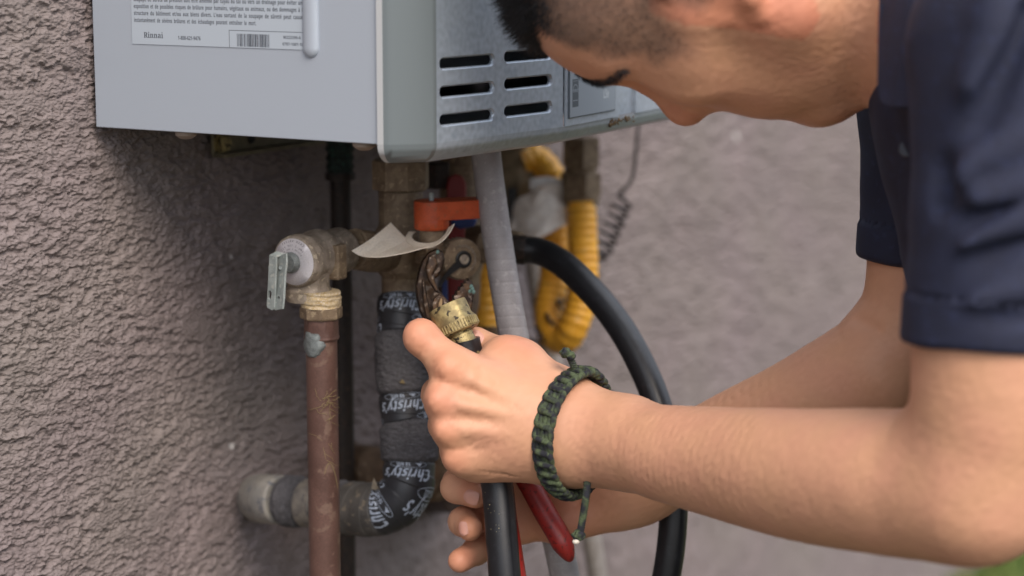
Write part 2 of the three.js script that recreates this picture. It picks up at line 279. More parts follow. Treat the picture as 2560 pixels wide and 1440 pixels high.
// ---------------------------------------------------------------- water heater
const HX = onWall(240, 318, 0.005).x, HY = onWall(240, 318, 0.005).y;          // its side panel's plane and lower edge
const HZ = onPlane(949, 356, V(HX, 0, 0), V(1, 0, 0)).z, HW = 0.52, HT = HY + 0.62;
const heater = thing('water_heater', V(HX + HW / 2, HY, 0), 'grey tankless water heater with slotted front cover, mounted on the stucco wall above the pipes', 'water heater');
{
  const bx = (x0, x1, y0, y1, z0, z1) => { const g = new RoundedBoxGeometry(x1 - x0, y1 - y0, z1 - z0, 2, 0.0008); g.translate((x0 + x1) / 2, (y0 + y1) / 2, (z0 + z1) / 2); return boxUV(g); };
  part(heater, 'side_panel', bx(HX, HX + 0.002, HY, HT, 0.005, HZ), MAT.heaterSide); part(heater, 'side_panel', bx(HX + HW - 0.002, HX + HW, HY, HT, 0.005, HZ), MAT.heaterSide);
  part(heater, 'bottom_panel', bx(HX + 0.0022, HX + HW - 0.0022, HY + 0.001, HY + 0.003, 0.005, HZ), MAT.heaterSide); part(heater, 'top_panel', bx(HX + 0.0022, HX + HW - 0.0022, HT - 0.003, HT - 0.001, 0.005, HZ), MAT.heaterSide);
  part(heater, 'burner_box', bx(HX + 0.02, HX + HW - 0.02, HY + 0.02, HT - 0.02, 0.006, HZ - 0.12), MAT.heaterSide);
  const ridge0 = onPlane(778, 120, V(HX, 0, 0), V(1, 0, 0)), cap = new THREE.CapsuleGeometry(0.0062, 0.3, 10, 28); cap.scale(0.55, 1, 1); cap.translate(HX, ridge0.y + 0.15, ridge0.z);
  part(heater, 'pressed_rib', boxUV(cap), MAT.heaterSide);
  // the printed label
  const b0 = onPlane(332, 110, V(HX, 0, 0), V(1, 0, 0)), b1 = onPlane(764, 124, V(HX, 0, 0), V(1, 0, 0)), LW = b1.z - b0.z, LH = LW * 0.62;
  const cv = document.createElement('canvas'); cv.width = 1536; cv.height = Math.round(1536 * 0.62); const x = cv.getContext('2d'), S = 1536 / LW;
  x.fillStyle = '#abb5bf'; x.fillRect(0, 0, cv.width, cv.height); x.fillStyle = '#3d434c';
  const lines = ['Lire les consignes avant utilisation. La pression', 'maximale et la soupape doivent respecter les codes', 'une installation par un technicien certifié, voir', 'reportez-vous dans le manuel d\'installation à la section sur les soupapes de sûreté par pression, afin d\'y', 'trouver les instructions d\'installation et d\'entretien, et d\'autres mises en garde. ATTENTION : La sortie de la', 'soupape de sûreté de pression doit être amenée par tuyau au sol ou vers un drainage pour éviter une', 'exposition et de possibles risques de brûlure pour humains, végétaux ou animaux, ou des dommages à la', 'structure du bâtiment et/ou aux biens divers. L\'eau sortant de la soupape de sûreté peut causer', 'instantanément de sévères brûlures et des échaudages pouvant entraîner la mort.'];
  const px = 1536 / 430, lh = 14 * px, bottom = cv.height; x.font = `bold ${Math.round(11.5 * px)}px sans-serif`;
  lines.forEach((t, i) => {
    const y = bottom - (44 + (lines.length - 1 - i) * 13.8) * px, words = t.split(' '), last = i === lines.length - 1, wide = (last ? 308 : 424) * px;
    const nat = words.reduce((s, q) => s + x.measureText(q).width, 0), sc = Math.min(0.74, 0.86 * wide / nat), w = words.map((q) => x.measureText(q).width * sc), sum = w.reduce((a, b) => a + b, 0), gap = (wide - sum) / Math.max(1, words.length - 1); let u = 6 * px;
    words.forEach((q, j) => { x.save(); x.translate(u, y); x.scale(sc, 1); x.fillText(q, 0, 0); x.restore(); u += w[j] + gap; });
  });
  x.font = `bold ${Math.round(15 * px)}px serif`; x.fillText('Rinnai', 30 * px, bottom - 13 * px);
  x.font = `bold ${Math.round(11 * px)}px sans-serif`; x.save(); x.translate(118 * px, bottom - 11 * px); x.scale(0.75, 1); x.fillText('1-800-621-9476', 0, 0); x.restore();
  x.strokeStyle = '#3d434c'; x.lineWidth = 4; x.strokeRect(247 * px, bottom - 33 * px, 200 * px, 40 * px);
  let u = 266 * px; seed = 5; while (u < 345 * px) { const w = (0.8 + rnd() * 2.2) * px; x.fillRect(u, bottom - 27 * px, w, 25 * px); u += w + (0.7 + rnd() * 1.6) * px; }
  x.font = `bold ${Math.round(8 * px)}px sans-serif`; x.fillText('W223390-A', 378 * px, bottom - 20 * px); x.fillText('0707-1001-10', 376 * px, bottom - 7 * px);
  const lt = srgb(new THREE.CanvasTexture(cv)); lt.anisotropy = 8;
  const lab = new THREE.BoxGeometry(0.0003, LH, LW); const nu = lab.attributes.uv, np = lab.attributes.position;
  for (let i = 0; i < nu.count; i++) nu.setXY(i, np.getZ(i) / LW + 0.5, np.getY(i) / LH + 0.5);
  lab.rotateX(-Math.atan2(b0.y - b1.y, LW) * 0); lab.translate(HX - 0.0003, (b0.y + b1.y) / 2 + LH / 2, (b0.z + b1.z) / 2);
  part(heater, 'printed_label', lab, new THREE.MeshPhysicalMaterial({ map: lt, roughness: 0.5 }), 'grey label with French warning text and a barcode');
  // front cover: plan outline (x, z), rounded at its corners
  const c0 = V(HX - 0.002, 0, HZ + 0.0065), cdir = V(0.70, 0, 0.714).normalize(), cn = V(-cdir.z, 0, cdir.x);
  const crease = onPlane(1083, 250, c0, cn); crease.y = 0;
  const dl = V(Math.cos(0.094), 0, Math.sin(0.094)), nl = V(-dl.z, 0, dl.x), dr = V(Math.cos(0.063), 0, -Math.sin(0.063)), nr = V(-dr.z, 0, dr.x);
  const seam = onPlane(1409, 250, crease, nl); seam.y = 0;
  const endP = seam.clone().addScaledVector(dr, (HX + HW - 0.02 - seam.x) / dr.x), farP = V(HX + HW + 0.002, 0, HZ + 0.0065);
  const base = [V(HX - 0.002, 0, HZ - 0.0004), c0, crease, seam, endP, farP, V(HX + HW + 0.002, 0, HZ - 0.0004)];
  const path = [base[0]], mark = [];
  for (let i = 1; i < base.length - 1; i++) {
    const a = base[i - 1], b = base[i], c = base[i + 1], r = i === 3 ? 0.0005 : i === 1 ? 0.0045 : 0.0035, p = b.clone().lerp(a, r / a.distanceTo(b)), q = b.clone().lerp(c, r / c.distanceTo(b)); mark[i] = [path.length, path.length + 4];
    for (let t = 0; t <= 4; t++) { const s = t / 4; path.push(p.clone().multiplyScalar((1 - s) ** 2).addScaledVector(b, 2 * s * (1 - s)).addScaledVector(q, s * s)); }
  }
  path.push(base[6]);
  const nrmAt = path.map((p, i) => { const a = path[Math.max(0, i - 1)], b = path[Math.min(path.length - 1, i + 1)]; const d = b.clone().sub(a).normalize(); return V(-d.z, 0, d.x); });   // outward is away from the casing
  const YF = onPlane(1092, 409, crease, nl).y, RB = 0.013, Y0 = YF + RB;
  const strip = (i0, i1, rows, close) => { const n = i1 - i0; const g = grid(n, rows.length - 1, (a, b) => { const i = i0 + Math.round(a * n), [inset, y] = rows[Math.round(b * (rows.length - 1))]; const p = path[i].clone().addScaledVector(nrmAt[i], -inset); p.y = y; return p; }); return toCreasedNormals(boxUV(g.toNonIndexed()), 0.7); };
  const curl = []; for (let a = 0; a <= 8; a++) { const t = a / 8 * Math.PI / 2; curl.push([RB * (1 - Math.cos(t)), Y0 - RB * Math.sin(t)]); } curl.push([0.03, YF + 0.001]);
  const wallRows = [[0, HT], [0, Y0]], m1 = mark[1], m2 = mark[2], m3 = mark[3], m5 = mark[5];
  part(heater, 'corner_lip', [strip(0, m1[0] + 1, wallRows), strip(0, m1[0] + 1, curl)], MAT.heaterLip);
  part(heater, 'corner_trim', [strip(m1[0] + 1, m2[1], wallRows), strip(m1[0] + 1, m2[1], curl)], MAT.heaterTrim);
  part(heater, 'bottom_edge', [strip(m2[1], path.length - 1, curl)], MAT.heaterFront);
  part(heater, 'end_trim', [strip(mark[4][0], path.length - 1, wallRows)], MAT.heaterTrim);
  const lid = new THREE.BoxGeometry(HW, 0.004, 0.05); lid.translate(HX + HW / 2, HT - 0.004, HZ + 0.024); part(heater, 'top_cap', lid, MAT.heaterTrim);
  // plates with pressed slots
  function plateWithSlots(o, d, nv, s0, s1, slots, name, out = 0, extra) {
    const sh = new THREE.Shape(); sh.moveTo(s0, Y0); sh.lineTo(s1, Y0); sh.lineTo(s1, HT); sh.lineTo(s0, HT); sh.closePath();
    const world = (s, y, z) => { const p = o.clone().addScaledVector(d, s).addScaledVector(nv, out - z); p.y = y; return p; };
    const rims = [];
    for (const [a, b, y0, y1] of slots) {
      const loop = (ins) => { const r = Math.min(0.0042, (y1 - y0) / 2) - ins * 0.5, pts = []; const A = a + ins, B = b - ins, C = y0 + ins, D = y1 - ins; for (const [cx, cy, t0] of [[B - r, D - r, 0], [A + r, D - r, 1], [A + r, C + r, 2], [B - r, C + r, 3]]) for (let k = 0; k <= 6; k++) { const t = (t0 + k / 6) * Math.PI / 2; pts.push([cx + r * Math.cos(t), cy + r * Math.sin(t)]); } return pts; };
      const prof = [[0, 0], [0.0003, 0.00015], [0.0009, 0.0007], [0.0012, 0.0014], [0.0013, 0.0022], [0.0013, 0.0030]], loops = prof.map(([i, z]) => loop(i).map(([s, y]) => world(s, y, z)));
      const n = loops[0].length; rims.push(boxUV(grid(n, prof.length - 1, (u, v) => loops[Math.round(v * (prof.length - 1))][Math.round(u * n) % n]).toNonIndexed()));
      const h = new THREE.Path(); h.setFromPoints(loop(0).map(([s, y]) => new THREE.Vector2(s, y))); sh.holes.push(h);
    }
    const f = new THREE.ShapeGeometry(sh), p = f.attributes.position; for (let i = 0; i < p.count; i++) { const w = world(p.getX(i), p.getY(i), 0); p.setXYZ(i, w.x, w.y, w.z); } f.computeVertexNormals();
    const all = [boxUV(f.toNonIndexed()), ...rims];
    if (extra) all.push(...extra(world));
    return part(heater, name, all, MAT.heaterFront);
  }
  const sOn = (px, py, o, d, nv) => { const p = onPlane(px, py, o, nv); return [p.clone().sub(o).setY(0).dot(d), p.y]; };
  const slots = [];
  for (const [xa, xb, ya, yb] of [[1098, 1237, 141, 173], [1098, 1237, 211, 243], [1098, 1237, 281, 312], [1260, 1381, 123, 155], [1260, 1381, 190, 222], [1260, 1381, 257, 290]]) {
    const p = sOn((xa + xb) / 2, 0.5 * (ya + yb) - (xa > 1200 ? 1 : 3), crease, dl, nl), sa = sOn(xa, (ya + yb) / 2, crease, dl, nl)[0], sb = sOn(xb, (ya + yb) / 2, crease, dl, nl)[0]; slots.push([sa, sb, p[1] - 0.0045, p[1] + 0.0043]);
  }
  for (const s of [...slots]) {}
  const seamS = seam.clone().sub(crease).dot(dl), creaseS = path[m2[1]].clone().sub(crease).dot(dl), dedup = slots.filter((s) => s[3] < HT - 0.02);
  plateWithSlots(crease, dl, nl, creaseS, seamS - 0.0005, dedup, 'front_panel');
  const endS = endP.clone().sub(seam).dot(dr), g0 = sOn(1543, 240, seam, dr, nr)[0], g1 = sOn(1586, 240, seam, dr, nr)[0], r0 = sOn(1594, 235, seam, dr, nr), right = [];
  for (let k = -1; k < 2; k++) for (const q of [0, 1]) right.push([r0[0] + q * 0.052, r0[0] + q * 0.052 + 0.044, r0[1] - 0.0039 + 0.0195 * k, r0[1] + 0.0039 + 0.0195 * k]);
  const edge = (s, z0, z1) => (world) => [boxUV(grid(1, 1, (u, v) => world(s, mix(Y0, HT, v), mix(z0, z1, u))).toNonIndexed())];
  plateWithSlots(seam, dr, nr, 0.0005, g0, [], 'centre_panel', 0.0012, edge(0.0005, 0, 0.0012));
  plateWithSlots(seam, dr, nr, g0, g1, [], 'recessed_band', -0.002, (w) => [...edge(g0, -0.0032, 0)(w), ...edge(g1, -0.0032, 0)(w)]);
  plateWithSlots(seam, dr, nr, g1, endS - 0.0035, right.filter((s) => s[1] < endS - 0.03 && s[2] > Y0 + 0.02), 'right_panel', 0.0012);
  // badge
  const q0 = sOn(1416, 297, seam, dr, nr), q1 = sOn(1531, 279, seam, dr, nr), BW = q1[0] - q0[0], BH = BW * 1.02, bc = document.createElement('canvas'); bc.width = 512; bc.height = 522; const y = bc.getContext('2d');
  y.fillStyle = '#8d98a3'; y.fillRect(0, 0, 512, 522); y.strokeStyle = '#4a545e'; y.lineWidth = 5; y.strokeRect(3, 3, 506, 516);
  y.strokeStyle = '#a9b4bd'; y.lineWidth = 4; y.font = 'bold 120px serif'; y.strokeText('Rinnai', 26, 212); y.fillStyle = '#4d5761'; y.fillRect(18, 226, 476, 4);
  y.save(); y.translate(30, 290); y.scale(0.62, 1); y.font = 'bold 52px sans-serif'; y.fillText('THE HOT WAY TO HEAT WATER', 0, 0); y.restore();
  y.fillRect(30, 344, 66, 128); y.fillStyle = '#8d98a3'; y.fillRect(36, 352, 54, 2); y.font = 'italic bold 26px serif'; y.fillText('energy', 33, 404); y.beginPath(); y.arc(63, 396, 26, Math.PI, 2 * Math.PI); y.strokeStyle = '#8d98a3'; y.lineWidth = 4; y.stroke(); y.fillRect(36, 440, 54, 4);
  y.fillStyle = '#b9c3ca'; y.font = 'bold 56px sans-serif'; y.save(); y.translate(372, 396); y.scale(0.7, 1); y.fillText('R98', 0, 0); y.fillText('LSe', 0, 58); y.restore();
  const bg = new RoundedBoxGeometry(BW, BH, 0.0016, 2, 0.0006), bp = bg.attributes.position, bu = bg.attributes.uv; for (let i = 0; i < bp.count; i++) bu.setXY(i, bp.getX(i) / BW + 0.5, bp.getY(i) / BH + 0.5);
  const o = seam.clone().addScaledVector(dr, (q0[0] + q1[0]) / 2).addScaledVector(nr, 0.0016); o.y = q0[1] + BH / 2;
  orient(bg, o, dr, V(0, 1, 0), nr);
  part(heater, 'badge', bg, new THREE.MeshPhysicalMaterial({ map: srgb(new THREE.CanvasTexture(bc)), roughness: 0.4, metalness: 0.3 }), 'grey printed badge with slogan and model number');
  for (const [a, b, z] of [[437, 332, 0.06], [884, 357, 0.06]]) { const p = onPlane(a, b, V(0, HY, 0), V(0, 1, 0)); part(heater, 'foot_screw', latheS([[0, 0.0005], [0.0075, 0.0005], [0.0075, -0.003], [0.004, -0.0055], [0, -0.006]], V(HX + 0.012, HY, onPlane(a, b, V(HX, 0, 0), V(1, 0, 0)).z), V(0, 1, 0), 24), plain(0x97897d, 0.5)); }
  // dirt specks stuck along the lower edge under the recessed band
  const dirt = []; for (let i = 0; i < 26; i++) { const s = g0 + (g1 - g0) * (rnd() * 1.5 - 0.5), p = seam.clone().addScaledVector(dr, s).addScaledVector(nr, 0.0003 - 0.001 * rnd()); p.y = Y0 - 0.002 - 0.004 * rnd(); const d = new THREE.IcosahedronGeometry(0.0006 + 0.0012 * rnd(), 0); d.translate(p.x, p.y, p.z); dirt.push(d); }
  part(heater, 'dirt', dirt, plain(0x5a4a33, 0.9)).userData.kind = 'stuff';
}
{ // wall bracket under the heater
  const b = thing('mounting_bracket', onWall(540, 390, 0.006), 'olive grey metal strip bracket bolted to the wall under the heater', 'bracket');
  const L = onWall(527, 372, 0.008), Rr = onWall(815, 352, 0.008), h = 0.021, len = Rr.x + 0.1 - L.x;
  const g = new RoundedBoxGeometry(len, h * 2, 0.003, 3, 0.0012); g.translate(L.x + len / 2, L.y + h - 0.0045, 0.009); part(b, 'strip', boxUV(g), MAT.bracket);
  const f = new RoundedBoxGeometry(len, 0.003, 0.012, 2, 0.001); f.translate(L.x + len / 2, L.y - 0.005, 0.0145); part(b, 'flange', boxUV(f), MAT.bracket);
  const p = onWall(555, 358, 0.012); part(b, 'bolt', [hexPrism(0.0068, 0.005, p, V(0, 0, 1)), latheS([[0, 0], [0.009, 0], [0.009, 0.0016], [0, 0.0016]], p.clone().setZ(0.0105), V(0, 0, 1))], MAT.brassGold);
  const s = onWall(628, 347, 0.0112); part(b, 'slot_screw', latheS([[0, 0], [0.004, 0], [0.003, 0.002], [0, 0.002]], s, V(0, 0, 1), 16), MAT.black);
}
// ---------------------------------------------------------------- pipes, valves and hoses under the heater
const UP = V(0, 1, 0), DOWN = V(0, -1, 0);
const below = (p, y) => V(p.x, y, p.z);
const HB = HY + 0.003;                                            // where fittings meet the heater's underside

{ // relief valve: brass body, aluminium disc, test lever
  const disc = at(733, 655, 1.475), dir = at(870, 621, 1.535).sub(disc).normalize();          // from the disc into the body
  const k = mpp(1.49), t = thing('relief_valve', disc.clone().addScaledVector(dir, 0.016), 'brass pressure relief valve with white disc and zinc test lever on the copper pipe', 'relief valve');
  const A = (d) => disc.clone().addScaledVector(dir, d);
  part(t, 'body', latheS([[0, 0.0008], [0.0172, 0.0008], [0.0185, 0.003], [0.0187, 0.010], [0.0178, 0.0125], [0.0178, 0.026], [0.019, 0.0275], [0.019, 0.034], [0.0166, 0.036], [0.0158, 0.039], [0.0162, 0.043], [0.0168, 0.054], [0.0166, 0.060], [0.0138, 0.0635], [0, 0.0635]], disc, dir, 48), MAT.brass);
  const outlet = A(0.0185), oy = at(798, 742, depthOf(outlet)).y;
  const side = V().crossVectors(dir, UP).normalize(); if (side.dot(CF) > 0) side.negate();
  part(t, 'outlet', latheS([[0, 0.03], [0.0152, 0.03], [0.0148, 0.012], [0.0147, 0.0065], [0.0163, 0.0045], [0.0166, -0.0008], [0.0155, -0.0036], [0, -0.0036]], V(outlet.x, oy, outlet.z), UP, 44), MAT.brass);
  const lug = new RoundedBoxGeometry(0.0115, 0.025, 0.010, 3, 0.0015); const lo = A(0.0315).addScaledVector(side, 0.0155).addScaledVector(UP, -0.003);
  part(t, 'wrench_flat', orient(boxUV(lug), lo, dir.clone(), UP.clone(), V().crossVectors(dir, UP)), MAT.brassDark);
  // disc with its stamped ring of letters
  const dc = document.createElement('canvas'); dc.width = dc.height = 512; const x = dc.getContext('2d'); x.fillStyle = '#b9b6ba'; x.fillRect(0, 0, 512, 512);
  seed = 77; for (let i = 0; i < 1600; i++) { const a = rnd() * 6.28, r = 250 * Math.sqrt(rnd()); x.fillStyle = rnd() < 0.5 ? 'rgba(150,140,132,0.25)' : 'rgba(215,212,214,0.3)'; x.beginPath(); x.arc(256 + r * Math.cos(a), 256 + r * Math.sin(a), 1 + rnd() * 4, 0, 7); x.fill(); }
  for (let i = 0; i < 170; i++) { x.fillStyle = 'rgba(110,85,60,0.7)'; x.beginPath(); x.arc(230 + rnd() * 130 * (rnd() - 0.5) * 2, 380 + rnd() * 110, 1 + rnd() * 2.4, 0, 7); x.fill(); }
  const ringText = (s, r, size, a0, step) => { x.font = `bold ${size}px sans-serif`; x.fillStyle = '#6b686c'; x.textAlign = 'center'; [...s].forEach((c, i) => { x.save(); x.translate(256, 256); x.rotate(a0 + i * step); x.translate(0, -r); x.fillText(c, 0, size * 0.35); x.restore(); }); };
  ringText('CASH VALVES', 225, 34, 0.95, 0.125); ringText('FWL-2 150 PSI', 178, 30, 0.75, 0.14); ringText('BTU/HR 1 000 000', 140, 22, 0.6, 0.13);
  const dg = new THREE.LatheGeometry([[0, -0.0012], [0.0085, -0.0012], [0.0158, 0.0004], [0.0166, 0.0012], [0.0164, 0.0017], [0, 0.0017]].map(([r, h]) => new THREE.Vector2(r, h)), 56);
  const dp = dg.attributes.position, du = dg.attributes.uv; for (let i = 0; i < dp.count; i++) du.setXY(i, 0.5 - dp.getX(i) / 0.0335, 0.5 + dp.getZ(i) / 0.0335);
  const dgn = toCreasedNormals(dg, 0.7); orient(dgn, disc.clone().addScaledVector(dir, -0.0002), V().crossVectors(dir, side).multiplyScalar(1), dir, side);
  part(t, 'disc', dgn, new THREE.MeshPhysicalMaterial({ map: srgb(new THREE.CanvasTexture(dc)), roughness: 0.5, metalness: 0.25 }), 'white stamped aluminium disc');
  part(t, 'hub', latheS([[0, 0], [0.0072, 0], [0.0075, -0.0035], [0.0062, -0.0065], [0, -0.0065]], A(-0.0012), dir, 28), MAT.zinc);
  // folded sheet lever: an L of two leaves meeting at a vertical edge
  const P = (a, b, z = 1.462) => at(a, b, z);
  const leafA = plate([[692, 640], [715, 633], [716, 655], [712, 690], [709, 745], [706, 772], [688, 776], [683, 773], [686, 720], [689, 680]], 1.457, 0.0016, { bevel: 0.0004, nrm: V().crossVectors(UP, dir).lerp(CF.clone().negate(), 0.55).normalize(), holes: [[[693, 742], [697, 738], [701, 742], [700, 748], [695, 750], [692, 747]]] });
  const leafB = plate([[673, 637], [688, 641], [691, 646], [689, 700], [686, 772], [680, 776], [668, 770], [666, 764], [670, 690]], 1.458, 0.0016, { bevel: 0.0004, nrm: dir.clone().negate().lerp(CF.clone().negate(), 0.35).lerp(CR.clone().negate(), 0.25).normalize(), holes: [[[672, 660], [678, 657], [682, 663], [681, 680], [678, 688], [672, 680], [670, 670]], [[671, 727], [676, 723], [680, 732], [678, 748], [673, 752], [668, 744]]] });
  const top = plate([[673, 637], [692, 627], [714, 634], [690, 643]], 1.459, 0.0016, { bevel: 0.0004, nrm: UP.clone().lerp(CF.clone().negate(), 0.5).normalize() });
  const lev = part(t, 'test_lever', [leafA, leafB, top], MAT.steel, 'zinc sheet metal lever with holes');
  part(lev, 'pin', latheS([[0, 0], [0.0019, 0], [0.0015, 0.0012], [0, 0.0012]], P(702, 669, 1.4575), CF.clone().negate(), 16), MAT.zinc);
}
const CPZ = 1.492, CP = at(803, 800, CPZ), CPX = (y) => V(CP.x, y, CP.z);
{ // copper drain pipe hanging from the relief valve
  const t = thing('copper_pipe', CPX(0.12), 'bare brown copper pipe hanging straight down from the brass relief valve', 'copper pipe');
  const y0 = at(800, 838, CPZ).y;
  part(t, 'tube', sweep([CPX(y0 + 0.004), CPX(0.12)], { r: 0.0112, n: 60, rad: 40 }), MAT.copper);
  const yb = at(800, 792, CPZ).y;
  part(t, 'adapter', latheS([[0, 0.012], [0.0122, 0.012], [0.0122, -0.006], [0.0124, -0.0135], [0.0128, -0.0145], [0.0118, -0.0165], [0, -0.0165]], CPX(yb), UP, 40), MAT.copper);
  part(t, 'hex_collar', hexPrism(0.0150, 0.0092, CPX(yb - 0.001), UP, 0.35, 8), MAT.brassDark);
  part(t, 'thread_tape', sweep([CPX(yb + 0.0185), CPX(yb + 0.0075)], { r: (s, th) => 0.0140 + 0.00025 * Math.sin(s * 1900 + 2 * Math.sin(th)) + 0.0012 * N3(Math.cos(th) * 2.5, Math.sin(th) * 2.5, s * 420), n: 26, rad: 60 }), MAT.teflon, 'frayed yellowed thread tape');
  // solder blob
  const blob = grid(28, 28, (u, v) => { const a = (u - 0.5) * 2.0 - 0.55, h = (v - 0.5) * 0.022, m = Math.max(0, 1 - ((u - 0.5) / 0.42) ** 2 - ((v - 0.5) / 0.4) ** 2 + 0.45 * N3(u * 4, v * 4, 8.2)); const r = 0.0116 + Math.min(0.0012, 0.0016 * m) - (m <= 0 ? 0.0012 : 0) + 0.0006; const d = CF.clone().negate().setY(0).normalize().applyAxisAngle(UP, a); return CPX(yb - 0.0178 + h).addScaledVector(d, r); });
  part(t, 'solder', boxUV(blob.toNonIndexed()), MAT.zinc);
  // dry grass fibres stuck to the pipe, and pale specks
  seed = 31; const fib = [], face = CF.clone().negate().setY(0).normalize();
  for (const [cy, n, len] of [[1008, 11, 0.010], [1000, 5, 0.012], [1050, 5, 0.010], [1100, 3, 0.012], [1150, 3, 0.012]]) for (let i = 0; i < n; i++) {
    const y = at(800, cy + (rnd() - 0.5) * 30, CPZ).y, a0 = 0.35 + (rnd() - 0.5) * 0.8, pts = []; let a = a0, yy = y, da = (rnd() - 0.5) * 0.5, dy = (rnd() - 0.5) * 2 - (cy === 1110 ? 2 : 0);
    for (let j = 0; j < 6; j++) { pts.push(CPX(yy).addScaledVector(face.clone().applyAxisAngle(UP, a), 0.0115 + 0.0007 * rnd())); a += da * 0.55; yy += dy * len / 6; da += (rnd() - 0.5) * 0.4; dy += (rnd() - 0.5) * 1.2; }
    fib.push(sweep(pts, { r: 0.00010 + 0.00007 * rnd(), n: 12, rad: 4, caps: false }));
  }
  const hoop = []; for (let j = 0; j <= 9; j++) { const q = j / 9; hoop.push(CPX(at(800, 1163 + 75 * (q < 0.35 ? (0.35 - q) ** 2 * 3 : (q - 0.35) ** 1.6 * 1.9), CPZ).y).addScaledVector(face.clone().applyAxisAngle(UP, 0.15 + q * 0.95), 0.0117)); }
  fib.push(sweep(hoop, { r: 0.00022, n: 24, rad: 5 }));
  const f = part(t, 'straw_fibres', fib, straw); f.userData.kind = 'stuff';
}
const DPZ = 1.66;
{ // dark pipe behind the copper pipe
  const p = at(851, 440, DPZ), t = thing('dark_pipe', V(p.x, 0.1, p.z), 'thin dark pipe with green corroded upper fitting, close behind the copper pipe', 'pipe');
  part(t, 'tube', sweep([V(p.x, HB, p.z), V(p.x, 0.1, p.z)], { r: 0.0082, n: 60, rad: 24 }), MAT.darkPipe);
  const y = at(850, 400, DPZ).y;
  part(t, 'corroded_fitting', sweep([V(p.x, HB, p.z), V(p.x, at(850, 436, DPZ).y, p.z)], { r: (s, th) => 0.0105 + 0.001 * N3(th * 3, s * 300, 2) + 0.0008 * Math.sin(s * 900), n: 40, rad: 40 }), MAT.greenish);
  part(t, 'collar', latheS([[0, 0.003], [0.0118, 0.003], [0.0118, -0.003], [0, -0.003]], V(p.x, at(850, 440, DPZ).y, p.z), UP), MAT.darkPipe);
}
